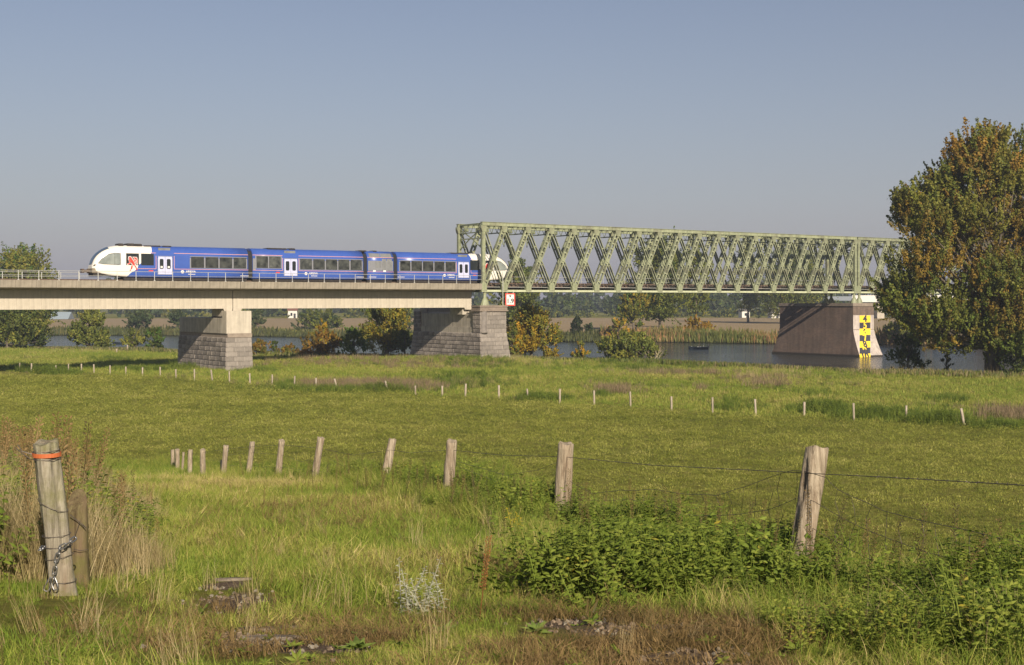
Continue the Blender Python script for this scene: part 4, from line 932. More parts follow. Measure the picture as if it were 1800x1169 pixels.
# --- big poplar on the near bank
def big_tree():
    b = gp(1745, 661, FIELD - .05); s = FX / b.y          # about 16.6 px per metre
    def lb(x0, x1, y0, y1, dy=0, w=1., ry=None):
        cx = ((x0 + x1) / 2 - 1745) / s; cz = (661 - (y0 + y1) / 2) / s; rx = (x1 - x0) / 2 / s; rz = (y1 - y0) / 2 / s
        return (cx, dy, cz, rx, ry or min(rx, 5.5), rz, w)
    lobes = [lb(1640, 1790, 235, 440, 0, 3.2), lb(1585, 1720, 330, 450, -1, 1.7), lb(1575, 1700, 430, 590, -1.5, 2.6), lb(1600, 1720, 520, 625, -1, 1.6), lb(1690, 1830, 440, 615, -2.5, 3.0),
             lb(1745, 1860, 250, 430, 1.0, 2.4), lb(1800, 1960, 300, 600, 0, 3.5, 5), lb(1620, 1680, 300, 380, 0, .6), lb(1700, 1765, 222, 300, .5, .8), lb(1560, 1625, 480, 560, -1, .7), lb(1570, 1610, 345, 400, 0, .25),
             lb(1715, 1900, 560, 632, -1.5, 1.6), lb(1790, 1850, 235, 330, .5, .7)]
    r = empty('poplar_tree', b, 0, 'tall spreading poplar turning rusty orange at the river\'s near bank', 'tree')
    lobes = [(a, b_, c * .955, d, e, f * .955, g_) for a, b_, c, d, e, f, g_ in lobes]
    A = crown_arrays(lobes, 5200, 62, .17, 1.9, .5, G_RUST, ncl=210, rcl=.48, upb=.95, outb=.55, inner=.25, colw=[.20, .10, .26, .24, .20])
    cen, nr, up, w, l, col, pb, pd = A
    # greener low down, rustier above
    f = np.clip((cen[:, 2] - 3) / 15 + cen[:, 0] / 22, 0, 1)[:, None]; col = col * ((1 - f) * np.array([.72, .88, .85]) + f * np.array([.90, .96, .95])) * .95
    quad_mesh('crown', cen, nr, up, w, l, col, leaf_m, r)
    mb = MB(); sel = pb[rng.choice(len(pb), 170, replace=False)]; limbs(mb, (0, 0, -.6), (.3, 0, 22.5), .72, sel, kink=.9)
    limbs(mb, (.35, .3, 1.5), (6.5, .4, 19), .42, pb[rng.choice(len(pb), 40, replace=False)], kink=.8); mb.build('trunk', bark, r, smooth=True)
big_tree()
ZB = FIELD - .1; zf = FARF - 1.0
SH = [  # x0, x1, ytop, ybase, z, Y, name, cat, label, colours, dens
    (-60, 86, 512, 615, ZB, None, 'willow_tree', 'tree', 'broad dark green willow under the concrete span at the meadow edge', G_DARK + G_OLIVE, 1.1),
    (-22, 98, 445, 590, ZB, 262, 'poplar_tree', 'tree', 'yellow-green treetop rising above the empty deck ahead of the train', G_OLIVE + G_YEL[3:4] + G_FRESH[:1], 1.4),
    (122, 192, 540, 614, ZB, None, 'willow_shrub', 'shrub', 'olive upright willow bush beside the broad dark willow', G_OLIVE, .9),
    (160, 194, 578, 613, ZB, None, 'green_shrub', 'shrub', 'small deep green bush at the foot of the upright willow bush', G_DARK, 1.0),
    (213, 258, 580, 614, ZB, None, 'willow_shrub', 'shrub', 'olive rounded bush touching the deep green bush near the nearer pier', G_OLIVE, .9),
    (254, 290, 578, 615, ZB, None, 'green_shrub', 'shrub', 'deep green rounded bush between the olive bush and the nearer pier', G_DARK + G_FRESH[:1], 1.0),
    (440, 478, 596, 628, ZB, None, 'orange_shrub', 'shrub', 'low orange willow bush emerging from behind the nearer pier', G_ORG, 1.0),
    (474, 488, 598, 626, ZB, None, 'sapling', 'sapling', 'tiny dark green sapling against the water between two orange bushes', G_DARK, .5),
    (486, 536, 607, 628, ZB, None, 'orange_shrub', 'shrub', 'low brownish yellow bush between the orange bushes', G_ORG[1:] + G_OLIVE[:2], .9),
    (530, 606, 582, 629, ZB, None, 'orange_shrub', 'shrub', 'large rounded burnt-orange bush at the water\'s edge', G_ORG, 1.1),
    (553, 578, 560, 606, ZB, 205, 'yellow_sapling', 'sapling', 'yellow-green sapling rising above the burnt-orange bush', G_YEL, .6),
    (598, 645, 575, 630, ZB, None, 'green_shrub', 'shrub', 'fresh green small tree with several thin stems beside the large willow', G_FRESH, .8),
    (634, 724, 516, 627, ZB, None, 'willow_tree', 'tree', 'large yellow-olive willow standing just before the larger stone pier', G_OLIVE + G_YEL[:1] + G_YEL[3:4], 1.1),
    (700, 722, 575, 627, ZB, 186, 'green_shrub', 'shrub', 'dark bush squeezed between the large willow and the larger stone pier', G_DARK, .9),
    (880, 988, 540, 640, ZB, 182, 'yellow_willow', 'shrub', 'large golden yellow willow bush right behind the larger stone pier', G_YEL, 1.2),
    (885, 915, 560, 640, ZB, 180, 'green_shrub', 'shrub', 'dark green bush at the shaded foot of the golden willow bush', G_OLIVE + G_DARK, .8),
    (866, 944, 447, 600, zf, 300, 'poplar_tree', 'tree', 'green tree behind the train\'s tail and the clearance sign', G_DARK + G_OLIVE, .9),
    (918, 937, 455, 560, zf, 330, 'conifer', 'tree', 'narrow pointed conifer seen through the first truss panels', G_DARK, .9),
    (998, 1026, 554, 604, zf, 292, 'cypress_tree', 'tree', 'dark narrow cypress on the far bank in front of the brown field', [(.03, .042, .016), (.04, .055, .02)], 1.5),
    (1026, 1048, 568, 600, zf, 297, 'green_shrub', 'shrub', 'dim bluish bush next to the dark cypress on the far bank', G_BLUE, .9),
    (1002, 1034, 600, 636, ZB, None, 'yellow_willow', 'shrub', 'small yellow-green bush standing alone before the water below the cypress', G_YEL + G_OLIVE, .8),
    (1046, 1162, 580, 640, ZB, None, 'willow_shrub', 'shrub', 'wide olive willow bush on the near bank below the middle of the truss', G_OLIVE + G_DARK[:1], 1.2),
    (1068, 1108, 560, 606, zf, 285, 'yellow_shrub', 'shrub', 'yellow bush peeping over the wide olive willow bush', G_YEL, .8),
    (1086, 1142, 505, 602, zf, 290, 'yellow_poplar', 'tree', 'slender yellow-green tree beside the pale-trunked tall tree', G_YEL[3:] + G_FRESH[1:2] + G_YEL[:1], .8),
    (1108, 1212, 418, 598, zf, 300, 'poplar_tree', 'tree', 'tall broad green tree with a pale trunk seen through the truss', G_OLIVE + G_DARK, .8),
    (1200, 1248, 410, 590, zf + .3, 330, 'poplar_tree', 'tree', 'tall slim tree just beyond the broad pale-trunked one', G_OLIVE, .6),
    (1188, 1256, 558, 600, zf, 290, 'orange_shrub', 'shrub', 'golden orange bush among the far reeds above the boat', [(.28, .17, .02), (.33, .2, .022), (.22, .16, .02)], 1.0),
    (1335, 1450, 440, 575, zf + .8, 400, 'broad_tree', 'tree', 'wide tree crown seen through the truss just before the brick pier', G_OLIVE + G_DARK, .8),
    (1290, 1340, 425, 572, zf + .8, 420, 'poplar_tree', 'tree', 'tall narrow tree seen through the truss halfway to the brick pier', G_OLIVE, .6),
    (1545, 1640, 556, 618, zf, 262, 'willow_shrub', 'shrub', 'dull olive bush on the far bank beyond the brick pier\'s gauge', G_OLIVE, 1.0),
    (1562, 1628, 590, 657, ZB, None, 'dark_shrub', 'shrub', 'dark ragged bush on the near bank between the brick pier and the poplar', G_DARK, .55),
    (1655, 1672, 614, 658, ZB, None, 'sapling', 'sapling', 'thin dark sapling against the bright water beside the poplar', G_DARK, .4),
    (1762, 1835, 596, 664, ZB, 132, 'dark_shrub', 'shrub', 'dark bush just behind the poplar trunk', G_DARK, .7),
    (520, 604, 541, 588, zf, 352, 'round_tree', 'tree', 'rounded green tree on the far bank above the burnt-orange bush', G_BLUE + G_OLIVE[:2], 1.0),
    (222, 270, 541, 586, zf, 362, 'round_tree', 'tree', 'rounded bluish tree on the far bank left of the nearer pier', G_BLUE, .9),
    (296, 330, 541, 584, zf, 368, 'round_tree', 'tree', 'bluish tree on the far bank partly hidden by the nearer pier', G_BLUE, .9),
    (438, 466, 541, 582, zf, 366, 'round_tree', 'tree', 'bluish tree on the far bank peeping out right of the nearer pier', G_BLUE, .9),
    (668, 726, 541, 590, zf, 335, 'round_tree', 'tree', 'bluish green tree behind the large willow on the far bank', G_BLUE, .9),
]
for x0, x1, yt, yb, z, Y, nm, ct, lb_, cs, dn in SH:
    kw = {}
    if nm in ('cypress_tree', 'conifer'): kw = dict(lobes=None, upb=1.6, outb=.25)
    if 'orange' in nm or 'willow' in nm or 'yellow' in nm: kw = dict(upb=1.1, outb=.7, pr=.28)
    if nm in ('cypress_tree', 'conifer'):
        yy = Y; s = FX / yy; w = (x1 - x0) / s; h = (hor(x0) - yt) / s - z
        kw['lobes'] = [(0, 0, h * .25, w * .36, w * .36, h * .25, 2), (0, 0, h * .55, w * .27, w * .27, h * .25, 1.4), (0, 0, h * .8, w * .13, w * .13, h * .17, .6)]
    shrub_at(x0, x1, yt, yb, z, nm, lb_, ct, cs, dens=dn, Y=Y, **kw)
# bare branches beside the wide olive bush
def dry_branches():
    b = gp(1150, 641, ZB); r = empty('dead_branches', b, 0, 'bare pale branches fanning out beside the wide olive willow bush', 'dead bush'); m = MB()
    for k in range(9):
        a = R(90 + random.uniform(-38, 38)); L = random.uniform(1.6, 2.9); p0 = Vector((random.uniform(-.8, .8), 0, 0)); p1 = p0 + Vector((math.cos(a) * L, random.uniform(-.3, .3), math.sin(a) * L))
        m.tube([p0, p0.lerp(p1, .5) + Vector((random.uniform(-.1, .1), 0, 0)), p1], [.035, .025, .008], 4)
        for j in range(3): q0 = p0.lerp(p1, random.uniform(.4, .8)); m.tube([q0, q0 + Vector((random.uniform(-.6, .6), random.uniform(-.2, .2), random.uniform(.3, .8)))], [.018, .005], 3)
    m.build('branch', dead_m, r)
dry_branches()
# --- far tree belts, reeds: masses nobody could count
def belt(name, pts, h, dep, nplume, cols, leaf, seed, clump=9):
    """line of trees between ground points; pts (x, y, z)"""
    g = np.random.default_rng(seed); pts = np.array(pts, float); seg = np.linalg.norm(np.diff(pts[:, :2], axis=0), axis=1); cum = np.concatenate([[0], np.cumsum(seg)])
    nt_ = int(cum[-1] / clump); lobes = []; 
    for i in range(nt_):
        u = g.uniform(0, cum[-1]); x, y, z = (np.interp(u, cum, pts[:, k]) for k in range(3)); hh = h * g.uniform(.6, 1.15) * (1 + .25 * math.sin(u / 37)); rw = clump * g.uniform(.5, .95)
        lobes.append((x + g.normal(0, 1), y + g.uniform(-dep, dep), z + hh * .5, rw, rw, hh * .5, rw * hh))
    A = crown_arrays(lobes, nplume, 18, leaf, h * .16, h * .09, cols, upb=.5, outb=.5, inner=.5, g=g)
    o = quad_mesh(name, *A[:6], leaf_m); tag(o, kind='stuff', label=None); return o
belt('far_treeline', [(-420, 640, FARF), (-150, 640, FARF), (60, 640, FARF), (330, 600, FARF), (560, 560, FARF)], 12.5, 16, 5200, G_BLUE + G_DARK, 1.15, 3, 9)
belt('far_treeline', [(-600, 900, FARF), (-150, 900, FARF), (200, 880, FARF), (700, 800, FARF)], 17, 25, 3600, G_BLUE, 1.9, 4, 13)
belt('far_hedge_rows', [(-160, 585, FARF), (60, 578, FARF), (300, 548, FARF)], 3.6, 3, 1500, G_OLIVE + G_YEL[3:] + G_BLUE, .7, 5, 5)
def reeds(name, x0, x1, step, off, h, cols, seed, zb=None, wmul=1.0, n=9000, near=False):
    g = np.random.default_rng(seed); xs = g.uniform(x0, x1, n); line = np.interp(xs, nbX if near else fbX, nbY if near else fbY) + off + (1.2 * vnoise(xs, xs * .3, 7, 5)) + np.abs(g.normal(0, 1.6, n)) * (-1 if near else 1) * 1.2
    zz = ground(xs, line); patch = .55 + .45 * vnoise(xs, line * 0, 4.5, seed); hh = h * g.uniform(.5, 1.15, n) * (.55 + .6 * patch)
    cen = np.stack([xs, line, np.maximum(zz, WATER) + hh / 2], 1); cols = np.array(cols); ci = (np.clip(.5 + .5 * vnoise(xs, line, 6, seed + 2) + g.normal(0, .2, n), 0, .999) * len(cols)).astype(int)
    col = cols[ci] * g.uniform(.75, 1.25, (n, 1)); nr = unit(np.stack([g.normal(0, .5, n), -np.ones(n), g.normal(0, .3, n)], 1)); up = unit(np.stack([g.normal(0, .13, n), g.normal(0, .1, n), np.ones(n)], 1))
    o = quad_mesh(name, cen, nr, up, .22 * wmul * g.uniform(.6, 1.4, n), hh, col, leaf_m); tag(o, kind='stuff')
reeds('far_bank_reeds', 20, 125, 1, -1.5, 2.6, [(.13, .15, .035), (.16, .16, .04), (.24, .17, .07), (.38, .22, .10), (.11, .12, .03)], 11, n=13000, wmul=1.5)
reeds('far_bank_weeds', -200, 26, 1, -1.8, 1.9, [(.075, .09, .028), (.10, .11, .03), (.06, .07, .025), (.13, .12, .04)], 14, n=15000, wmul=1.8)
reeds('bank_weeds', -110, 60, 1, -3.2, .8, [(.09, .12, .02), (.13, .14, .03), (.20, .17, .08), (.08, .10, .02)], 12, n=16000, near=True, wmul=.8)

# ------------------------------------------------------------------ things beyond the river
def house(name, label, x0, x1, yt, ye, yb, Y, wall_c, roof_c, deep=8, flat=False):
    c = Vector((((x0 + x1) / 2 - 900) / FX * Y, Y, FARF)); s = FX / Y; w = (x1 - x0) / s; he = (yb - ye) / s; hr = (yb - yt) / s; c.z = (hor(x0) - yb) / s
    if c.z > FARF: dz = c.z - FARF; c.z = FARF; he += dz; hr += dz
    r = empty(name, c, R(8), label, 'building')
    MB().box(-w / 2, w / 2, 0, deep, 0, he).build('wall', plain('house_wall', wall_c, .8), r)
    MB().prism([(-.3, he), (deep + .3, he), (deep / 2, hr)], 'x', -w / 2 - .3, w / 2 + .3).build('roof', plain('house_roof', roof_c, .6), r)
    for k in range(max(1, int(w / 4))):
        x = -w / 2 + 1.2 + k * 4
        if x + .9 < w / 2: MB().box(x, x + .9, -.05, .02, he * .3, he * .7).build('window', glass, r)
    MB().box(w / 2 - 1.6, w / 2 - .6, -.05, .02, 0, min(2.1, he * .8)).build('door', black_paint, r)
house('barn', 'low barn with a pale wall and blue-grey roof beside the far trees', 88, 118, 548.5, 561, 566, 560, (.62, .60, .54), (.30, .36, .40), 14)
house('farmhouse', 'white farmhouse with dark red roof between trees above the brown field', 506, 522, 537, 546, 557, 590, (.66, .64, .60), (.20, .09, .06))
house('shed', 'small white shed by the track beyond the brown field', 1304, 1318, 543, 547, 555, 560, (.66, .64, .6), (.22, .2, .18), 5)
house('shed', 'pale garden shed just left of the brick pier', 1356, 1371, 541, 546, 554, 540, (.55, .53, .48), (.3, .28, .26), 5)
# motorway bridge glimpsed beyond the brick pier
def road_bridge():
    Y = 520; s = FX / Y; r = empty('road_bridge', ((1540 - 900) / s, Y, FARF), R(-6), 'pale concrete road bridge glimpsed beyond the brick pier', 'road bridge')
    X0 = (1457 - 1540) / s; z0, z1 = (hor(1540) - 531) / s - FARF, (hor(1540) - 519) / s - FARF; XE = 75
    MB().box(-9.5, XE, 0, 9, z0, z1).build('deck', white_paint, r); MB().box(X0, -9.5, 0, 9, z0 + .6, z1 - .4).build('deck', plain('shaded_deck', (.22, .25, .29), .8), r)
    for x in (2.0, 38, 70): MB().box(x - 1.4, x + 1.4, .8, 8.2, -4, z0).build('column', concrete, r)
    MB().box(X0, XE, -.06, 0.0, z1 + .85, z1 + .93).build('handrail', galv, r)
    p = MB().box(-.04, .04, -.06, .0, z1, z1 + .9).build('railing_post', galv, r)
    for k in range(30): link_copy(p, r, (X0 + k * 3, 0, 0))
road_bridge()
# fence posts of the far track: few visible white posts
# ------------------------------------------------------------------ boats
navy_hull = plain('dark_hull', (.02, .028, .04), .35)
def boat(x0, x1, yb, lbl, rod=True):
    c = gp((x0 + x1) / 2, yb, WATER); s = FX / c.y; L = (x1 - x0) / s; r = empty('motor_boat', c, R(4), lbl, 'boat', 'small boats on the river')
    st = [(-.5, .02, .62), (-.44, .32, .58), (-.3, .62, .50), (0, .78, .44), (.3, .76, .42), (.5, .66, .44)]; v = []; f = []
    for x, w, h in st:
        x *= L; v += [(x, -w, h), (x, -w * .72, -.12), (x, w * .72, -.12), (x, w, h), (x, w * .88, h - .02), (x, w * .6, .08), (x, -w * .6, .08), (x, -w * .88, h - .02)]
    for i in range(5):
        for k in range(8): f.append((8 * i + k, 8 * i + (k + 1) % 8, 8 * i + 8 + (k + 1) % 8, 8 * i + 8 + k))
    f.append(tuple(range(8))); f.append(tuple(40 + k for k in reversed(range(8)))); mesh_obj('hull', v, f, navy_hull, r)
    for x in (-.18, .15): MB().box(x * L - .12, x * L + .12, -.6, .6, .3, .34).build('bench', rust, r)
    m = MB().box(L / 2 - .02, L / 2 + .28, -.16, .16, .35, .95).box(L / 2 + .06, L / 2 + .18, -.07, .07, -.4, .4).build('outboard_motor', black_paint, r, bevel=.04)
    if rod:
        for i, (bx, sz, lb2) in enumerate(((-.34, .28, 'pale bundle at the bow of the larger motor boat'), (-.02, .24, 'small pale bag amidships in the larger motor boat'), (.10, .3, 'grey cushion beside the pale bag in the larger motor boat'))):
            o = MB().box(-sz / 2, sz / 2, -sz / 2, sz / 2, 0, sz * .8).build('bag', white_paint if i < 2 else band_grey, None, bevel=.07); o.location = c + Vector((bx * L, 0, .34)); tag(o, lb2, 'bag')
        MB().tube([(.28 * L, .0, .2), (.30 * L, 0, 1.1)], .035, 6).build('mooring_stick', white_paint, r)
    return r
boat(1210, 1244, 614, 'dark motor boat with pale bags and outboard motor below the truss')
boat(198, 214, 605, 'tiny dark boat on the water between the willow bushes', False)

# ------------------------------------------------------------------ fence posts
wood = None
def wood_mat(name, c1, c2, moss=0):
    m, nt, p = newmat(name); tc = N(nt, 'ShaderNodeTexCoord'); o = tc.outputs['Object']
    f = noise(nt, o, 1, 9, .72, stretch=(26, 26, 1.6), dist=.6); f2 = noise(nt, o, 1, 5, .6, stretch=(6, 6, 1.1)); f3 = noise(nt, o, 2.6, 8, .7)
    col = ramp(nt, f, [(.30, tuple(x * .42 for x in c1)), (.44, c1), (.62, c2), (.8, tuple(min(1, x * 1.15) for x in c2))]).outputs[0]
    col = mixc(nt, ramp(nt, f2, [(.45, (0, 0, 0)), (.7, (.6, .6, .6))]).outputs[0], col, (.22, .15, .10))
    if moss: col = mixc(nt, ramp(nt, f3, [(.46, (0, 0, 0)), (.62, (moss,) * 3)]).outputs[0], col, (.13, .13, .035))
    nt.links.new(col, p.inputs['Base Color']); p.inputs['Roughness'].default_value = .95; p.inputs['Specular IOR Level'].default_value = .1
    b = N(nt, 'ShaderNodeBump', Strength=.9, Distance=.02); nt.links.new(f, b.inputs['Height']); nt.links.new(b.outputs[0], p.inputs['Normal']); return m
wood = wood_mat('weathered_oak', (.235, .19, .135), (.42, .355, .265)); wood_moss = wood_mat('mossy_oak', (.21, .185, .14), (.37, .335, .26), .6); wood_green = wood_mat('algae_wood', (.10, .075, .04), (.17, .14, .07), .7)
wood_pale = surf('pale_post_wood', (.27, .225, .17), (.40, .34, .27), 5, .95, .2, stretch=(8, 8, 1), rnd=.15)
def post_mesh(base, top, w, mat, name='fence_post', seg=22, rings=16, seed=0, slant=0, taper=.06, extra=.35, cracks=3):
    g = random.Random(seed); base, top = Vector(base), Vector(top); ax = (top - base); h = ax.length; ax.normalize()
    x = ax.cross(Vector((0, 1, 0))).normalized(); y = x.cross(ax); v = []; f = []
    ck = [(g.uniform(0, 6.28), g.uniform(.10, .2), g.uniform(.0, .5)) for _ in range(cracks)]; ph = [g.uniform(0, 6.28) for _ in range(6)]
    for i in range(rings + 1):
        q_ = i / rings; z = -extra + (h + extra) * q_
        for k in range(seg):
            a = 2 * math.pi * k / seg; rr = w / 2 * (1 + taper * (1 - q_) + .06 * math.sin(3 * a + ph[0] + q_ * 2) + .035 * math.sin(5 * a + ph[1] - q_ * 4) + .05 * math.sin(q_ * 9 + ph[2] + 2 * a) + .02 * math.sin(11 * a + ph[4]))
            for ca, cw, cs in ck:
                dd = abs((a - ca - .3 * math.sin(q_ * 3 + ph[3]) + math.pi) % (2 * math.pi) - math.pi)
                if q_ > cs: rr -= w * .11 * max(0, 1 - dd / cw)
            zt = z + ((slant * math.cos(a - 1.2) + .05 * w * math.sin(4 * a + ph[5])) if i == rings else 0)
            v.append(base + ax * zt + x * math.cos(a) * rr + y * math.sin(a) * rr)
    for i in range(rings):
        for k in range(seg): f.append((i * seg + k, i * seg + (k + 1) % seg, (i + 1) * seg + (k + 1) % seg, (i + 1) * seg + k))
    n = len(v); v.append(sum((v[rings * seg + k] for k in range(seg)), Vector()) / seg - ax * .006)
    for k in range(seg): f.append((rings * seg + k, rings * seg + (k + 1) % seg, n))
    v = [q_ - base for q_ in v]; o = mesh_obj(name, v, f, mat); o.location = base
    bm = bmesh.new(); bm.from_mesh(o.data); bmesh.ops.recalc_face_normals(bm, faces=bm.faces); bm.to_mesh(o.data); bm.free()
    o.data.polygons.foreach_set('use_smooth', [len(p_.vertices) == 4 for p_ in o.data.polygons]); return o
PLAB = ['thick split oak fence post leaning right, nearest of the row down the slope', 'straight stout oak post, second up from the nearest in the slope fence', 'slim grey oak post, third of the slope fence', 'leaning oak post with wire round its neck, fourth of the slope fence',
        'tall leaning pale post, fifth of the slope fence', 'pale post beside the short stump, sixth of the slope fence', 'thin leaning post, seventh of the slope fence', 'upright post with a stub beside it, eighth of the slope fence',
        'square-looking post, ninth of the slope fence', 'short upright post, tenth of the slope fence', 'crooked thin branch-like post near the far end of the slope fence', 'short rough post, last but one of the slope fence', 'pale short post at the very end of the slope fence']
for i, (xt, yt, xb, yb, Y, w) in enumerate(POSTS):
    b = at(xb, yb, Y); t = at(xt, yt, Y - (.1 if i % 3 else -.15)); b.z = min(b.z, float(ground(b.x, b.y)) + .05)
    o = post_mesh(b, t, w, wood, seed=20 + i, slant=.02 * (i % 3 - 1), cracks=3 if i < 4 else 1, seg=22 if i < 6 else 12, rings=16 if i < 6 else 8)
    tag(o, PLAB[i], 'fence post', 'oak posts of the fence down the slope')
for xt, yt, xb, yb, Y, w, lb_ in ((390, 809, 388, 848, 42.5, .13, 'short stub leaning on the eighth slope post'), (468.5, 829, 470, 845, 37.5, .13, 'short stump standing between two taller slope posts')):
    b = at(xb, yb, Y); o = post_mesh(b, at(xt, yt, Y), w, wood, seed=77, seg=10, rings=6); tag(o, lb_, 'fence post', 'oak posts of the fence down the slope')
# distant row
far0 = None
fh = [FX / p.y for p in far_posts]
for i, ((x, yt, yb), p) in enumerate(zip(FAR_PX, far_posts)):
    h = (yb - yt + 1.5) / fh[i]; b = Vector((p.x, p.y, float(ground(p.x, p.y)) )); lean = {19: -.22, 24: -.10, 34: -.18, 12: -.12, 16: -.05}.get(i, random.uniform(-.05, .05))
    if i < 19 and i != 12: lean = random.uniform(-.04, .04)
    if i == 18: lean = -.22
    o = post_mesh(b, b + Vector((lean * h, 0, h)), random.uniform(.13, .17), wood_pale, seed=100 + i, seg=8, rings=4, cracks=0)
    ORD = ('first', 'second', 'third', 'fourth', 'fifth', 'sixth', 'seventh', 'eighth', 'ninth', 'tenth', 'eleventh', 'twelfth', 'thirteenth', 'fourteenth', 'fifteenth', 'sixteenth')
    if i < 12: lab = f'{ORD[i]} small pale post of the meadow row, counted from its barn end'
    elif i < 16: lab = f'{ORD[i - 12]} small pale meadow post standing in front of the nearer pier base, counted riverwards'
    elif i < 18: lab = 'pale meadow post amid the pinkish weeds, next after the one with a strut'
    else: lab = f'{ORD[max(0, i - 19)]} pale meadow post after the leaning one at the pinkish weed patch'
    if i == 34: lab = 'pale post leaning left at the end of the meadow row, above the weeds'
    if i == 18: lab = 'leaning pale post beside the pinkish weed patch'
    if i == 16: lab = 'pale post with a strut at the start of the pinkish weed patch'
    tag(o, lab, 'fence post', 'pale posts across the meadow')
for x, yt, yb, lb_ in ((224, 606, 619, 'tallest pale post near the water left of the nearer pier'), (205, 613, 622, 'faint pale post near the water, left of the tallest one'), (255, 613, 620, 'short leaning post near the water, just left of the nearer pier')):
    p = gp(x, yb, FIELD); o = post_mesh(p, p + Vector((0, 0, (yb - yt) / (FX / p.y))), .2, wood_pale, seed=x, seg=8, rings=4, cracks=0); tag(o, lb_, 'fence post')

# left gate post with strap, wires and chain
def gate_post():
    b = at(112, 1052, 11.0); t = at(79, 777, 10.95); o = post_mesh(b, t, .205, wood_moss, 'gate_post', 36, 30, 5, .012, .02, .35, 5)
    tag(o, 'big weathered gate post tied with orange strap and chain', 'gate post')
    ax = (t - b).normalized(); L = (t - b).length; x = ax.cross(Vector((0, 1, 0))).normalized(); y = x.cross(ax)
    def ring(q_, rad, r, mat, nm, par, tilt=0, a0=0, a1=6.3, seg=28, flat=None):
        pts = []
        for k in range(seg + 1): a = a0 + (a1 - a0) * k / seg; pts.append(b + ax * (L * q_ + tilt * math.cos(a)) + x * math.cos(a) * rad + y * math.sin(a) * rad)
        m = MB(b); 
        if flat:
            for k in range(seg):
                c0, c1 = pts[k], pts[k + 1]; m.bar(c0, c1, .006, flat, up=ax)
        else: m.tube(pts, r, 5)
        return m.build(nm, mat, par)
    ring(.922, .115, .01, orange, 'orange_strap', o, .012, flat=.035); ring(.945, .112, .0035, wire_m, 'binding_wire', o, .004); ring(.895, .112, .0035, wire_m, 'binding_wire', o, .01); ring(.91, .113, .0035, wire_m, 'binding_wire', o, -.008)
    for q_, tl in ((.60, .07), (.41, .006), (.34, .01), (.27, -.008), (.12, .02)): ring(q_, .116, .003, wire_m, 'binding_wire', o, tl)
    # twisted wire loop sticking out beside the top
    pts = [b + ax * (L * .93) + x * .12, b + ax * (L * .96) + x * .2 - y * .02, b + ax * (L * 1.0) + x * .235, b + ax * (L * .985) + x * .26, b + ax * (L * .94) + x * .2, b + ax * (L * .9) + x * .14]
    MB(b).tube(pts, .004, 5).build('wire_tail', wire_m, o)
    # chain: a thing of its own, oval links
    ch = empty('chain', at(128, 955, 10.86), 0, 'grey steel chain looped round the gate post with links hanging down', 'chain')
    c0 = Vector(ch.location)
    def link(c, d, side, l=.075, w=.034, r=.0062):
        c, d, side = Vector(c), Vector(d).normalized(), Vector(side).normalized(); pts = []
        for k in range(17):
            a = 2 * math.pi * k / 16; st = (l - w) / 2 * (1 if math.cos(a) > 0 else -1) if abs(math.cos(a)) > .02 else 0; pts.append(c + d * (math.cos(a) * w / 2 + st) + side * math.sin(a) * w / 2)
        return MB(c0).tube(pts, r, 6, caps=False).build('chain_link', chain_m, ch, smooth=True)
    path = [(131, 946), (124, 951), (114, 958), (105, 963), (101, 974), (97.5, 986), (96, 998), (94, 1008), (92, 1018)]
    prev = None
    for i in range(len(path) - 1):
        p0, p1 = at(*path[i], 10.84 + (.05 if i == 0 else 0)), at(*path[i + 1], 10.84); d = p1 - p0; sd = Vector((0, 1, 0)) if i % 2 else d.cross(Vector((0, 1, 0)))
        link((p0 + p1) / 2, d, sd, d.length + .022)
    for (x0_, y0_, x1_, y1_) in ((90, 1019, 80, 1036), (92, 1018, 97, 1034)): p0, p1 = at(x0_, y0_, 10.83), at(x1_, y1_, 10.82); d = p1 - p0; link((p0 + p1) / 2, d, d.cross(Vector((0, 1, .2))), d.length + .03, .048, .0068)
    for a in range(5): aa = a * .35 - .5; pp = b + ax * (L * .335) + x * math.cos(aa) * .135 + y * math.sin(aa) * .135; link(pp, Vector((-math.sin(aa), 0, 0)) .lerp(y, .8), ax if a % 2 else x, .07)
    # second, pointed round pole behind
    b2 = at(139, 990, 11.75); t2 = at(134, 892, 11.75); p = post_mesh(b2, t2 + Vector((0, 0, .05)), .165, wood_green, 'round_pole', 24, 12, 9, 0, .02, .3, 0)
    me = p.data                                # slanting saw cut towards the camera
    ax2 = (t2 - b2).normalized(); h2 = (t2 - b2).length + .05
    for vv in me.vertices:
        if vv.co.z > h2 - .12: vv.co.z = h2 - .12 + (vv.co.z - h2 + .12) * .3 + max(0, (vv.co.y + .085)) * 1.15 * min(1, max(0, (vv.co.z - h2 + .12) / .1))
    tag(p, 'shorter green-tinged round pole with slanting cut top behind the gate post', 'pole')
    MB(b2).tube([at(122, 905, 11.6), at(135, 915, 11.63), at(151, 929, 11.65)], .004, 5).tube([at(151, 929, 11.65), at(140, 915, 11.62), at(128, 948, 11.62)], .003, 4).tube([at(128, 965, 11.6), at(140, 968, 11.62), at(153, 966, 11.66)], .003, 4).build('wrapped_wire', wire_m, p)
wire_m = plain('rusty_wire', (.12, .10, .085), .5, .4); chain_m = plain('chain_steel', (.30, .30, .30), .35, .8); orange = plain('orange_strap', (.45, .115, .035), .6)
gate_post()

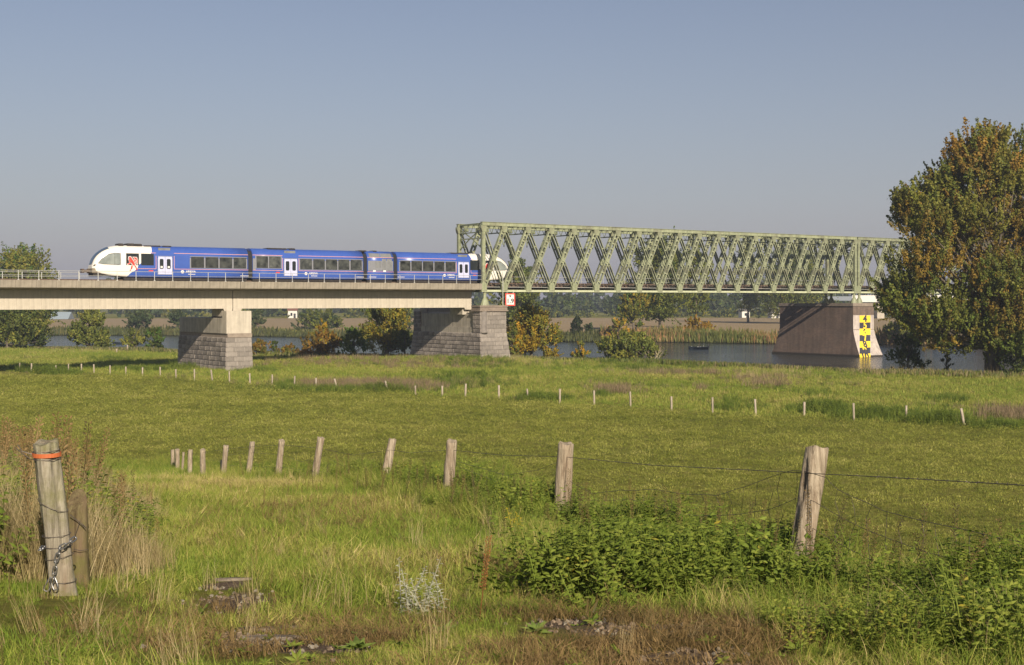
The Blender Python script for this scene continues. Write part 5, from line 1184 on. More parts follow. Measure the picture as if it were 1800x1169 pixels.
# ------------------------------------------------------------------ wires and sheep netting of the slope fence
PL = [((x - 900) / FX * Y, Y) for x, Y in [(p[0], p[4]) for p in POSTS[:9]]]; PL = [(5.4, 6.5)] + PL
def fpt(px, py, fr=-.14):
    r = (px - 900) / FX
    for (xa, ya), (xb, yb) in zip(PL, PL[1:]):
        den = (xb - xa) - r * (yb - ya)
        if abs(den) < 1e-6: continue
        u = (r * ya - xa) / den
        if -.001 <= u <= 1.001:
            Y = ya + (yb - ya) * u + fr; return at(px, py, Y)
    Y = PL[-1][1] if px < 600 else PL[0][1]; return at(px, py, Y)
wr = empty('wire_netting', fpt(1420, 840), 0, 'sagging rusty sheep netting and wires strung along the slope fence', 'wire fence'); wo_ = Vector(wr.location)
def wire(pts, r=.0032, nm='wire', wob=0):
    P = [fpt(*p) for p in pts]; out = []
    for a, b in zip(P, P[1:]):
        n = max(1, int((b - a).length / .25))
        for k in range(n): out.append(a.lerp(b, k / n) + Vector((0, random.uniform(-wob, wob), random.uniform(-wob, wob))))
    out.append(P[-1]); return MB(wo_).tube(out, r, 4, caps=False).build(nm, wire_m, wr)
wire([(356, 796), (397, 789), (443, 785), (495, 782), (562, 788), (620, 800), (686, 791), (720, 796), (790, 791), (880, 800), (990, 803), (1150, 818), (1330, 827), (1420, 832), (1560, 839), (1800, 853), (2300, 905)], .0042, 'top_wire')
barbs = MB(wo_)
for k in range(46):
    px = 1000 + k * 17.5; py = float(np.interp(px, [990, 1150, 1330, 1420, 1560, 1800], [803, 818, 827, 832, 839, 853])); c = fpt(px, py)
    for _ in range(2): d = Vector((random.uniform(-1, 1), random.uniform(-1, 1), random.uniform(-1, 1))).normalized() * .018; barbs.tube([c - d, c + d], .0022, 3)
barbs.build('barb', wire_m, wr)
NETS = [  # horizontal strands
    [(1150, 861), (1205, 868), (1258, 871), (1310, 855), (1351, 840), (1391, 827), (1413, 829), (1449, 838), (1471, 861), (1551, 897), (1620, 916), (1688, 929), (1792, 953), (1900, 985)],
    [(1190, 903), (1230, 907), (1282, 905), (1347, 897), (1407, 873), (1431, 883), (1483, 913), (1555, 945), (1632, 973), (1728, 993), (1800, 1001), (1900, 1020)],
    [(1195, 930), (1240, 938), (1290, 938), (1355, 933), (1399, 917), (1427, 929), (1491, 965), (1547, 991), (1608, 1013), (1650, 1022), (1800, 1017)],
    [(1210, 958), (1300, 962), (1370, 957), (1400, 950), (1440, 972), (1500, 1002), (1570, 1035), (1650, 1055)],
    [(1000, 845), (1040, 868), (1090, 862), (1150, 861)], [(985, 838), (940, 866), (880, 850), (800, 818)], [(1000, 878), (1060, 880), (1110, 878), (1190, 903)], [(980, 812), (945, 826), (890, 836), (800, 810)],
    [(980, 880), (900, 880), (800, 858)], [(680, 815), (640, 826), (600, 818), (566, 800)], [(675, 840), (620, 842), (566, 830), (500, 822), (440, 820), (400, 818)], [(562, 800), (530, 812), (497, 800), (445, 795), (400, 800)]]
for s_ in NETS: wire(s_, .0032, 'strand', .006)
def nety(i, px): return float(np.interp(px, [p[0] for p in NETS[i]], [p[1] for p in NETS[i]]))
for px in list(range(1236, 1400, 23)) + list(range(1470, 1860, 29)):
    a = [(px + random.uniform(-5, 5), nety(0, px)), (px + random.uniform(-9, 9), (nety(0, px) + nety(1, px)) / 2), (px + random.uniform(-6, 6), nety(1, px)), (px + random.uniform(-10, 6), (nety(1, px) + nety(2, px)) / 2), (px - random.uniform(0, 12), nety(2, px))]
    if px < 1650: a.append((px - random.uniform(2, 14), nety(3, px)))
    wire(a, .0026, 'stay_wire')
for px in range(1010, 1190, 17): wire([(px, 868 + random.uniform(-4, 2)), (px + random.uniform(-6, 6), 882), (px + random.uniform(-5, 5), 902 + random.uniform(0, 20))], .0026, 'stay_wire')
for px in range(815, 975, 20): wire([(px, 836 + random.uniform(-4, 6)), (px + random.uniform(-5, 5), 850), (px + random.uniform(-4, 4), 876)], .0026, 'stay_wire')
for px in range(575, 680, 17): wire([(px, 818 + random.uniform(-3, 3)), (px + random.uniform(-4, 4), 842)], .0026, 'stay_wire')

# ------------------------------------------------------------------ grass and weeds: masses scattered over the ground
def grass_material(name, stops, trans=.2, vary=.5):
    m, nt, p = newmat(name); a = N(nt, 'ShaderNodeAttribute'); a.attribute_name = 'tint'; a.attribute_type = 'INSTANCER'
    b = N(nt, 'ShaderNodeAttribute'); b.attribute_name = 'shade'
    ad = N(nt, 'ShaderNodeMath', operation='MULTIPLY_ADD'); ad.inputs[1].default_value = vary; nt.links.new(b.outputs['Fac'], ad.inputs[0]); sb_ = N(nt, 'ShaderNodeMath', operation='SUBTRACT'); sb_.inputs[1].default_value = vary * .3; nt.links.new(a.outputs['Fac'], sb_.inputs[0]); nt.links.new(sb_.outputs[0], ad.inputs[2])
    r = ramp(nt, ad.outputs[0], stops); nt.links.new(r.outputs[0], p.inputs['Base Color']); p.inputs['Roughness'].default_value = .65; p.inputs['Specular IOR Level'].default_value = .2
    tr = N(nt, 'ShaderNodeBsdfTranslucent'); hv = N(nt, 'ShaderNodeHueSaturation', Value=1.35); nt.links.new(r.outputs[0], hv.inputs['Color']); nt.links.new(hv.outputs[0], tr.inputs[0])
    mx = N(nt, 'ShaderNodeMixShader'); mx.inputs[0].default_value = trans; nt.links.new(p.outputs[0], mx.inputs[1]); nt.links.new(tr.outputs[0], mx.inputs[2]); nt.links.new(mx.outputs[0], nt.nodes['Material Output'].inputs[0]); return m
g_long = grass_material('long_grass', [(.0, (.07, .12, .013)), (.35, (.15, .215, .024)), (.6, (.25, .295, .045)), (.8, (.35, .32, .08)), (1., (.46, .37, .16))])
g_mown = grass_material('mown_grass', [(.0, (.06, .08, .010)), (.4, (.195, .22, .032)), (.75, (.33, .33, .066)), (1., (.45, .41, .13))], .2, .3)
g_dry = grass_material('dry_grass', [(.0, (.20, .17, .07)), (.5, (.36, .28, .13)), (1., (.48, .39, .22))], .2)
g_weed = grass_material('weed_leaf', [(.0, (.055, .09, .012)), (.4, (.12, .17, .022)), (.7, (.195, .245, .036)), (.95, (.28, .30, .055)), (1., (.34, .29, .04))], .3, .36)
g_red = grass_material('reddish_weed', [(.0, (.085, .075, .03)), (.5, (.18, .12, .045)), (1., (.28, .19, .085))], .2)
g_pink = grass_material('faded_pink_weed', [(.0, (.14, .10, .055)), (.5, (.20, .15, .085)), (1., (.28, .21, .13))], .2)
LIB = []
def clump(name, mat, parts, seed, lim=None):
    """parts: list of (verts, faces, shade)"""
    v = []; f = []; sh = []
    for pv, pf, s in parts: b = len(v); v += pv; f += [tuple(i + b for i in q_) for q_ in pf]; sh += [s] * len(pv)
    me = bpy.data.meshes.new(name); me.from_pydata([tuple(x) for x in v], [], f); me.materials.append(mat); a = me.attributes.new('shade', 'FLOAT', 'POINT'); a.data.foreach_set('value', sh); me.update()
    return bpy.data.objects.new(name, me)
def blade(g, h, w, lean, spread, seg=3, x0=None, flat=0):
    a = g.uniform(0, 6.283); ox, oy = g.uniform(-spread, spread), g.uniform(-spread, spread); dx, dy = math.cos(a), math.sin(a); px_, py_ = -dy, dx; v = []; f = []
    ln = lean * g.uniform(.4, 1.3); tw = g.uniform(-.6, .6)
    for i in range(seg + 1):
        q_ = i / seg; o = ln * q_ * q_ * h; z = h * (q_ - .35 * ln * q_ * q_) * (1 - flat * q_); ww = w * (1 - q_ * .85) / 2 * (1 if i < seg else .15); c, s = math.cos(tw * q_), math.sin(tw * q_)
        cx, cy = ox + dx * o, oy + dy * o; wx, wy = (px_ * c + dx * s) * ww, (py_ * c + dy * s) * ww; v += [(cx - wx, cy - wy, z), (cx + wx, cy + wy, z)]
    for i in range(seg): f.append((2 * i, 2 * i + 1, 2 * i + 3, 2 * i + 2))
    return v, f, g.random()
def leafq(c, d, up, l, w, sh):
    c, d, up = Vector(c), Vector(d).normalized(), Vector(up); s = d.cross(up).normalized() * w / 2; n = s.cross(d).normalized()
    return [c, c + d * l * .45 + s - n * w * .12, c + d * l - n * l * .12, c + d * l * .45 - s - n * w * .12, c + d * l * .5 + n * w * .10], [(0, 1, 4), (1, 2, 4), (2, 3, 4), (3, 0, 4)], sh
def weed(g, h, n, l, w, spread, stems=4):
    P = []
    for s in range(stems):
        a = g.uniform(0, 6.283); ln = g.uniform(.1, .5) * h; x0, y0 = g.uniform(-spread, spread), g.uniform(-spread, spread); hh = h * g.uniform(.6, 1.1); q0 = Vector((x0, y0, 0)); q1 = Vector((x0 + math.cos(a) * ln, y0 + math.sin(a) * ln, hh))
        m = MB().tube([q0, q0.lerp(q1, .5) + Vector((0, 0, .03)), q1], [.005, .004, .002], 3, caps=False); P.append((m.v, m.f, .2))
        for k in range(n):
            q_ = (k + 1) / n; c = q0.lerp(q1, q_); an = k * 2.4 + g.uniform(-.4, .4)
            d = Vector((math.cos(an), math.sin(an), g.uniform(-.15, .45))); P.append(leafq(c, d, Vector((0, 0, 1)), l * g.uniform(.6, 1.2) * (1.15 - .5 * q_), w * g.uniform(.7, 1.2) * (1.15 - .5 * q_), g.random()))
    return P
def seedstalk(g, h, n, sz):
    a = g.uniform(0, 6.28); q1 = Vector((math.cos(a) * h * .12, math.sin(a) * h * .12, h)); m = MB().tube([(0, 0, 0), q1 * .5, q1], [.005, .004, .002], 3, caps=False); P = [(m.v, m.f, .3)]
    for k in range(n):
        q_ = .35 + .65 * k / n; c = q1 * q_; an = k * 2.4; d = Vector((math.cos(an), math.sin(an), .9)); P.append(leafq(c + d * .01, d, Vector((math.sin(an), -math.cos(an), .2)), sz * g.uniform(.6, 1.4), sz * .55, g.random()))
    return P
def lib(name, fn, k, mat, seed):
    c = bpy.data.collections.new(name)
    for i in range(k):
        g = random.Random(seed + i); c.objects.link(clump(name + '_tuft', mat, fn(g), seed + i))
    return c
C_long = lib('long_grass', lambda g: [blade(g, g.uniform(.22, .52), g.uniform(.005, .010), .75, .13, 4) for _ in range(46)], 5, g_long, 1)
C_short = lib('short_grass', lambda g: [blade(g, g.uniform(.06, .17), g.uniform(.004, .008), .8, .13, 3) for _ in range(48)], 4, g_long, 30)
C_mown = lib('mown_grass', lambda g: [blade(g, g.uniform(.05, .14), g.uniform(.008, .015), 1.25, .34, 2, flat=.45) for _ in range(60)], 4, g_mown, 60)
C_mead = lib('meadow_grass', lambda g: [blade(g, g.uniform(.18, .5), g.uniform(.022, .045), .7, .45, 2) for _ in range(34)], 4, g_long, 90)
C_dry = lib('dry_grass', lambda g: [blade(g, g.uniform(.45, .95), g.uniform(.004, .008), .45, .12, 4) for _ in range(26)], 4, g_dry, 120)
C_weed = lib('nettle', lambda g: weed(g, .62, 12, .125, .07, .16, 5), 5, g_weed, 150)
C_bush = lib('bramble', lambda g: weed(g, .5, 15, .095, .055, .2, 6), 5, g_weed, 180)
C_broad = lib('broad_leaf', lambda g: [leafq((0, 0, .02), (math.cos(a * .9), math.sin(a * .9), g.uniform(.1, .9)), (0, 0, 1), g.uniform(.12, .22), g.uniform(.05, .09), g.random()) for a in range(9)], 3, g_weed, 210)
C_stalk = lib('seed_stalk', lambda g: seedstalk(g, g.uniform(.6, .95), 60, .028), 3, g_red, 240)
C_rough = lib('rough_weed', lambda g: [blade(g, g.uniform(.3, .8), g.uniform(.03, .05), .4, .4, 2) for _ in range(26)] + weed(g, .6, 10, .16, .10, .35, 5), 4, g_weed, 270)
C_pink = lib('faded_weed', lambda g: [blade(g, g.uniform(.3, .85), g.uniform(.02, .04), .35, .4, 2) for _ in range(30)], 4, g_pink, 300)
C_straw = lib('straw_weed', lambda g: [blade(g, g.uniform(.5, 1.5), g.uniform(.018, .03), .2, .5, 3) for _ in range(16)], 3, g_dry, 330)
def scatter(name, coll, X, Y, scl, tint, tilt=.15, zoff=-.02, sq=None):
    n = len(X); Z = ground(X, Y) + zoff; me = bpy.data.meshes.new(name); me.vertices.add(n); me.vertices.foreach_set('co', np.stack([X, Y, Z], 1).ravel().astype(np.float32))
    rot = np.stack([rng.normal(0, tilt, n), rng.normal(0, tilt, n), rng.uniform(0, 6.283, n)], 1)
    a = me.attributes.new('rot', 'FLOAT_VECTOR', 'POINT'); a.data.foreach_set('vector', rot.ravel().astype(np.float32))
    a = me.attributes.new('scl', 'FLOAT', 'POINT'); a.data.foreach_set('value', scl.astype(np.float32))
    a = me.attributes.new('tint', 'FLOAT', 'POINT'); a.data.foreach_set('value', np.clip(tint, -.2, 1.1).astype(np.float32))
    a = me.attributes.new('idx', 'INT', 'POINT'); a.data.foreach_set('value', rng.integers(0, len(coll.objects), n).astype(np.int32))
    o = bpy.data.objects.new(name, me); COL.objects.link(o); tag(o, kind='stuff')
    ng = bpy.data.node_groups.new(name, 'GeometryNodeTree'); ng.interface.new_socket('Geometry', in_out='INPUT', socket_type='NodeSocketGeometry'); ng.interface.new_socket('Geometry', in_out='OUTPUT', socket_type='NodeSocketGeometry')
    gi, go = ng.nodes.new('NodeGroupInput'), ng.nodes.new('NodeGroupOutput'); ip_ = ng.nodes.new('GeometryNodeInstanceOnPoints'); ci = ng.nodes.new('GeometryNodeCollectionInfo')
    ci.inputs['Collection'].default_value = coll; ci.inputs['Separate Children'].default_value = True; ci.inputs['Reset Children'].default_value = True
    def na(nm, ty): q_ = ng.nodes.new('GeometryNodeInputNamedAttribute'); q_.data_type = ty; q_.inputs['Name'].default_value = nm; return q_.outputs['Attribute']
    ip_.inputs['Pick Instance'].default_value = True; ng.links.new(gi.outputs[0], ip_.inputs['Points']); ng.links.new(ci.outputs[0], ip_.inputs['Instance']); ng.links.new(na('idx', 'INT'), ip_.inputs['Instance Index'])
    ng.links.new(na('rot', 'FLOAT_VECTOR'), ip_.inputs['Rotation']); ng.links.new(na('scl', 'FLOAT'), ip_.inputs['Scale']); ng.links.new(ip_.outputs[0], go.inputs[0])
    md = o.modifiers.new('scatter', 'NODES'); md.node_group = ng; return o
def view_pts(n, y0, y1, pw=1.0, mar=1.12, extra=2.0):
    """points in the view wedge and a margin either side; pw<2 puts more near the camera"""
    u = rng.random(n); Y = (y0 ** pw + u * (y1 ** pw - y0 ** pw)) ** (1 / pw); hw = Y * .40 * mar + extra; return rng.uniform(-1, 1, n) * hw, Y
def region(X, Y):
    d = dfence(X, Y); foot = 2.5 + .10 * Y; return d, foot
# slope and track: short grass on the track, long grass beside it
def slope_grass():
    X, Y = view_pts(74000, 5.0, 62, .45); d, ft = region(X, Y); nz = vnoise(X, Y, 1.3, 9); nz2 = vnoise(X, Y, .45, 3)
    keep = (d < 14.5) & (Y < 66) & (d > -15); track = sstep(-7.2, -6.0, d) * sstep(-1.2, -2.2, d); so = soil(X, Y, 1.25); so2 = np.maximum(soil(X, Y - .0, 1.7), np.maximum(soil(X, Y + .5, 1.4), soil(X, Y + .9, 1.2))); low = np.exp(-(((X - .6) / 2.6) ** 2 + ((Y - 8.2) / 1.6) ** 2) ** 2); gate = np.maximum(np.exp(-(((X + 3.75) / 1.0) ** 2 + ((Y - 9.9) / 1.5) ** 2) ** 1.5), np.exp(-(((X - 2.95) / .45) ** 2 + ((Y - 12.6) / 1.2) ** 2)))
    near = keep & (so < .35 + .3 * rng.random(len(X)))
    thin = near & (rng.random(len(X)) > .5 * so)
    nz3 = vnoise(X, Y, .22, 17); tint = .30 + .20 * nz + .13 * nz2 + .10 * nz3 + .10 * track + .10 * rng.normal(size=len(X))
    tint += .33 * np.exp(-(((d + 4) / 3.2) ** 2)) * sstep(18, 30, Y) * sstep(46, 34, Y) * (.6 + .5 * nz)      # straw-coloured sweep low on the track
    lo = thin & ((track > .55) | (rng.random(len(X)) < .35)); hi = thin & (so2 < .1) & (track < .85) & (rng.random(len(X)) < .75 - .66 * track) & (gate < .35)
    s = 1 + Y / 60
    scatter('short_grass', C_short, X[lo], Y[lo], (s * rng.uniform(.42, 1.12, len(X)) * (1 - .35 * low) * (1 - .5 * gate) * (1 - .7 * so2) * (1 + .25 * nz2))[lo], tint[lo] + .05, .3)
    scatter('long_grass', C_long, X[hi], Y[hi], (s * rng.uniform(.35, .95, len(X)) * (1 - .45 * track) * (1 + .3 * nz) * np.interp(Y, [5.5, 8, 12, 20, 35], [.16, .26, .33, .45, .6]) * (1 - .5 * low) * (1 + .35 * nz2))[hi], tint[hi], .38)
slope_grass()
C_big = lib('burdock', lambda g: weed(g, .45, 9, .15, .10, .16, 4), 4, g_weed, 400)
C_thin = lib('goosegrass', lambda g: weed(g, .55, 26, .045, .012, .22, 7) + [blade(g, g.uniform(.2, .5), .006, .6, .2, 3) for _ in range(14)], 4, g_weed, 430)
def fence_weeds():
    n = 9500; Y = rng.uniform(5.2 ** .5, 40 ** .5, n) ** 2; wd = np.interp(Y, [6, 12, 16, 20, 26, 36], [3.2, 2.8, 2.1, 1.6, 1.05, .5]); q_ = rng.random(n); d = -wd + q_ * (wd + .55)
    X = np.interp(Y, fY, fX) + d / .95; nz = vnoise(X, Y, .55, 77); nz2 = vnoise(X, Y, 1.4, 78); edge = np.clip(q_ * 2.2, 0, 1)
    keep = (rng.random(n) < (.25 + .5 * edge) * np.interp(Y, [5, 16, 26, 40], [.85, .9, .9, .3])) & (nz2 > -.65 + .5 * (1 - edge)) & (nz > -.7)
    clear = np.zeros(n)
    for p_ in POSTS[:9]: px_ = (p_[0] * .3 + p_[2] * .7 - 900) / FX * p_[4]; clear = np.maximum(clear, np.exp(-(((X - px_ * (Y / p_[4])) / .32) ** 2)) * (Y < p_[4] + .1) * (Y > p_[4] - 2.2))
    h = np.interp(Y, [5, 9, 12, 16, 24, 36], [.62, .66, .72, .62, .75, .6]) * (.45 + .6 * edge) * (.92 + .6 * nz + .35 * nz2) * (1 - .75 * clear) * rng.uniform(.7, 1.2, n)
    tint = np.clip(.44 + .18 * nz2 + .13 * nz + .13 * rng.normal(size=n), .05, .68); pick = rng.random(n) + .25 * nz2
    for nm, cc, a, b, sc, dt in (('nettles', C_weed, -9, .38, 1.05, -.02), ('burdocks', C_big, .38, .55, .9, .06), ('goosegrass', C_thin, .55, .74, 1.1, .06), ('brambles', C_bush, .74, 9, 1.15, .08)):
        k = keep & (pick >= a) & (pick < b); scatter(nm, cc, X[k], Y[k], (h * sc)[k], tint[k] + dt, .28)
    k = rng.random(n) < .22; scatter('weedy_grass', C_long, X[k], Y[k], (rng.uniform(.6, 1.2, n) * np.interp(Y, [5, 14, 30], [.55, .8, 1]))[k], .45 + .2 * rng.normal(size=k.sum()), .3)
    p = at(1130, 1005, 11.4); m_ = 260; X = p.x + rng.normal(0, .42, m_); Y = p.y + rng.normal(0, .42, m_); scatter('bramble_thicket', C_bush, X, Y, rng.uniform(.9, 1.35, m_), .55 + .12 * rng.normal(size=m_), .3)
    n = 260; X = rng.uniform(-2.5, 3.2, n); Y = rng.uniform(6.4, 10.5, n); k = rng.random(n) < .35 + .5 * vnoise(X, Y, .8, 31); scatter('broad_leaves', C_broad, X[k], Y[k], rng.uniform(.25, .5, n)[k], .5 + .12 * rng.normal(size=n)[k], .3, .02)
    n = 170; Yc = rng.uniform(7, 34, n); Xc = np.interp(Yc, fY, fX) + rng.normal(-.4, .9, n); scatter('dock_stalks', C_stalk, Xc, Yc, rng.uniform(.5, .95, n), rng.uniform(-.1, .45, n), .12)
fence_weeds()
def left_bank():
    n = 17000; Y = rng.uniform(12.2, 34, n); d = rng.uniform(-13.5, -6.0, n); X = np.interp(Y, fY, fX) + d / .95; nz = vnoise(X, Y, 1.1, 41)
    keep = (X / Y < -.285 + .03 * nz) & (rng.random(n) < .75); hgt = np.clip((-d - 5.4) / 1.6, .35, 1.25)
    h = keep & (nz > -.35); scatter('dry_grass', C_dry, X[h], Y[h], (hgt * rng.uniform(.6, 1.15, n))[h], (.45 + .3 * rng.normal(size=n))[h], .16)
    h = keep & (nz <= .15) & (rng.random(n) < .6); scatter('hedge_weeds', C_bush, X[h], Y[h], (hgt * 1.25 * rng.uniform(.7, 1.2, n))[h], (.55 + .25 * rng.normal(size=n))[h], .2)
    h = keep & (rng.random(n) < .05); scatter('sorrel_stalks', C_stalk, X[h], Y[h], (hgt * 1.25 * rng.uniform(.7, 1.2, n))[h], (.4 + .25 * rng.normal(size=n))[h], .1)
    # a few stalks and straw tufts on the track edge
    n = 380; X, Y = view_pts(n, 7, 40, .8); d = dfence(X, Y); h = (d < -1) & (d > -8); scatter('straw_tufts', C_dry, X[h], Y[h], rng.uniform(.3, .7, n)[h], (.5 + .2 * rng.normal(size=n))[h], .2)
    p = [at(610, 900, 20), at(560, 885, 22), at(470, 870, 26), at(900, 1000, 12)]; X = np.concatenate([rng.normal(q_.x, .9, 24) for q_ in p]); Y = np.concatenate([rng.normal(q_.y, .9, 24) for q_ in p]); scatter('red_sorrel', C_stalk, X, Y, rng.uniform(.25, .5, len(X)), rng.uniform(.2, .8, len(X)), .2)
left_bank()
C_redlow = lib('reddish_cover', lambda g: [blade(g, g.uniform(.05, .17), g.uniform(.004, .008), 1.0, .12, 2) for _ in range(30)], 3, g_red, 360)
def track_mouth():
    n = 3400; X = rng.normal(.7, 1.9, n); Y = rng.normal(8.4, 1.3, n); nz = vnoise(X, Y, .6, 71); so = soil(X, Y); h = (Y > 5.5) & (nz > -.25) & (so < .6)
    scatter('reddish_cover', C_redlow, X[h], Y[h], rng.uniform(.6, 1.25, n)[h], (.45 + .3 * nz + .15 * rng.normal(size=n))[h], .3)
    for q_, c_ in ((at(600, 900, 19), .55), (at(520, 880, 22), .5), (at(1000, 1010, 12.5), .3)):
        n = 260; X = rng.normal(q_.x, 1.1, n); Y = rng.normal(q_.y, 1.3, n); scatter('reddish_cover', C_redlow, X, Y, rng.uniform(.8, 1.8, n), c_ + .2 * rng.normal(size=n), .3)
    n = 700; X, Y = view_pts(n, 7, 26, .8); d = dfence(X, Y); h = (d < -.5) & (d > -8); scatter('seed_heads', C_stalk, X[h], Y[h], rng.uniform(.12, .32, n)[h], rng.uniform(0, 1, n)[h], .3)
    n = 1500; X, Y = view_pts(n, 6.5, 30, .8); d = dfence(X, Y); h = (d < .5) & (d > -9); scatter('clover_leaves', C_broad, X[h], Y[h], rng.uniform(.12, .35, n)[h], (.35 + .25 * rng.normal(size=n))[h], .3)
track_mouth()
def clods():
    c = bpy.data.collections.new('clod'); 
    for i in range(4):
        g = random.Random(i); v = [Vector((g.gauss(0, 1), g.gauss(0, 1), g.gauss(0, .7))).normalized() * g.uniform(.6, 1.1) * .022 for _ in range(14)]; bm = bmesh.new()
        for q_ in v: bm.verts.new(q_)
        bmesh.ops.convex_hull(bm, input=bm.verts); me = bpy.data.meshes.new('clod'); bm.to_mesh(me); bm.free(); me.materials.append(surf_clod if i < 3 else flat_pebble); c.objects.link(bpy.data.objects.new('clod', me))
    n = 9000; X = rng.uniform(-3, 3, n); Y = rng.uniform(6, 11.5, n); k = rng.random(n) < soil(X, Y, 1.1) * .8 + .012; scatter('soil_crumbs', c, X[k], Y[k], rng.uniform(.25, 1.3, n)[k], rng.random(k.sum()), .5, .005)
surf_clod = surf('dry_soil', (.10, .07, .045), (.24, .18, .125), 30, .95, .3, rnd=.3); flat_pebble = surf('pale_pebble', (.16, .135, .10), (.28, .25, .20), 20, .8, .1, rnd=.2)
clods()
def fields():
    X, Y = view_pts(78000, 26, 138, 1.25); d, ft = region(X, Y); ff = fence_far(X); mask = ((d > .5) | (Y > 58)) & (Y < ff - .4) & (ground(X, Y) < -6.3)
    st = .7 * vnoise(X, Y * 2.2, 2.4, 51) + .55 * vnoise(X, Y * 2.5, .8, 52); bd = vnoise(X * .3, Y, 6, 53); h = mask & (rng.random(len(X)) < .75 + .25 * st)
    scatter('mown_grass', C_mown, X[h], Y[h], ((.8 + Y / 95) * rng.uniform(.5, 1.4, len(X)))[h], (.42 + .24 * st + .12 * bd + .18 * rng.normal(size=len(X)))[h], .25)
    X, Y = view_pts(62000, 78, 235, 1.5); nb = np.interp(X, nbX, nbY); ff = fence_far(X); mask = (Y > ff - .5) & (Y < nb + .5); nz = vnoise(X, Y, 5, 61); nz2 = vnoise(X, Y, 1.9, 63)
    # keep clear of the masonry
    h = mask; scatter('meadow_grass', C_mead, X[h], Y[h], (rng.uniform(.45, 1.0, len(X)) * (1 + .3 * nz2) * (1 + (Y - 120) / 400))[h], (.47 + .13 * nz + .09 * nz2 + .07 * rng.normal(size=len(X)))[h], .2)
    # weed patches: photo boxes (x0, x1, y0, y1), kind, number
    cx_, cy_ = view_pts(90, 85, 200, 1.4); okc = (cy_ > fence_far(cx_) + 1) & (cy_ < np.interp(cx_, nbX, nbY) - 1); cx_, cy_ = cx_[okc], cy_[okc]
    for nm, cc, tn in (('dark_tussocks', C_rough, .25), ('pale_tussocks', C_pink, .5)):
        j = rng.integers(0, len(cx_), 420); X = cx_[j] + rng.normal(0, 1.6, 420); Y = cy_[j] + rng.normal(0, 1.0, 420); scatter(nm, cc, X, Y, rng.uniform(.35, .8, 420), tn + .18 * rng.normal(size=420), .15)
    def patch(name, coll, boxes, tn, sc):
        xs, ys, ss = [], [], []
        for x0, x1, y0, y1, n_ in boxes:
            for _ in range(n_):
                px_, py_ = random.gauss((x0 + x1) / 2, (x1 - x0) / 3.6), random.uniform(y0, y1); p = gp(px_, py_, FIELD); xs.append(p.x); ys.append(p.y); ss.append(random.uniform(.6, 1.2))
        xs, ys, ss = map(np.array, (xs, ys, ss)); scatter(name, coll, xs, ys, ss * sc, tn + .16 * rng.normal(size=len(xs)), .15)
    patch('faded_weeds', C_pink, [(500, 780, 672, 686, 420), (640, 760, 676, 690, 160), (470, 700, 633, 648, 260), (640, 860, 640, 652, 160), (1040, 1120, 682, 694, 90), (1720, 1860, 722, 744, 150), (1290, 1400, 664, 682, 120), (1090, 1300, 655, 664, 120), (1220, 1240, 680, 690, 14)], .5, 1.0)
    patch('dark_weeds', C_rough, [(488, 760, 684, 691, 230), (480, 520, 674, 688, 60), (60, 118, 650, 659, 150), (115, 150, 655, 659, 30), (180, 330, 648, 653, 160), (1405, 1490, 716, 728, 150), (1480, 1600, 726, 740, 150), (1590, 1700, 738, 748, 160), (915, 960, 699, 706, 60), (950, 990, 700, 706, 40), (720, 900, 660, 682, 200), (760, 900, 632, 650, 220), (1050, 1170, 643, 656, 90), (1400, 1460, 690, 700, 16), (1640, 1700, 700, 708, 24), (0, 60, 640, 652, 80), (140, 260, 630, 638, 60), (1000, 1330, 641, 650, 120), (1720, 1800, 748, 756, 60), (440, 480, 652, 660, 30), (1250, 1330, 708, 724, 40), (1040, 1070, 694, 700, 20)], .36, .95)
    patch('ragged_bushes', C_bush, [(62, 116, 652, 658, 130), (20, 60, 648, 654, 40), (300, 345, 646, 650, 30), (1420, 1475, 718, 726, 50), (1500, 1580, 730, 738, 60), (1600, 1690, 742, 748, 70), (640, 700, 686, 690, 40), (1050, 1080, 640, 643, 16)], .38, 1.7)
    patch('straw_stalks', C_straw, [(1270, 1420, 655, 672, 46), (1480, 1640, 655, 664, 40), (1700, 1800, 656, 664, 30), (850, 1000, 640, 650, 26), (1590, 1660, 655, 664, 30), (60, 200, 616, 622, 26)], .5, .85)
    # straw tufts standing in the mown field near the slope fence
    n = 130; Y = rng.uniform(14, 44, n); X = np.interp(Y, fY, fX) + rng.uniform(.3, 5, n); scatter('field_edge_straw', C_dry, X, Y, rng.uniform(.35, .9, n), rng.uniform(.2, .8, n), .2)
fields()

# ------------------------------------------------------------------ single plants and stones in the foreground
def plant(name, label, px, py, Y, parts, mat, h=None):
    b = at(px, py, Y); b.z = float(ground(b.x, b.y)); v = []; f = []; sh = []
    for pv, pf, s in parts:
        k = len(v); v += [tuple(x) for x in pv]; f += [tuple(i + k for i in q_) for q_ in pf]; sh += [s] * len(pv)
    o = mesh_obj(name, v, f, mat); a = o.data.attributes.new('leafcol', 'FLOAT_COLOR', 'POINT'); cols = []
    for s in sh: cols += [*s, 1]
    a.data.foreach_set('color', cols); o.location = b; tag(o, label, 'plant'); return o
def colored(parts, fn): return [(v, f, fn(s)) for v, f, s in parts]
gg = random.Random(5)
silver = lambda s: tuple(x * (.7 + .6 * s) for x in (.46, .46, .36))
P = []
for k in range(13):
    o_ = Vector(((k - 6) * .03 + gg.uniform(-.02, .02), gg.uniform(-.1, .1), 0)); P += [([Vector(q_) + o_ for q_ in v], f, s) for v, f, s in weed(gg, .42 + gg.uniform(-.1, .08), 24, .06, .024, .03, 1)]
plant('mugwort_plant', 'silvery leaved mugwort standing alone in the grass track', 742, 1052, 10.0, colored(P, silver), leaf_m)
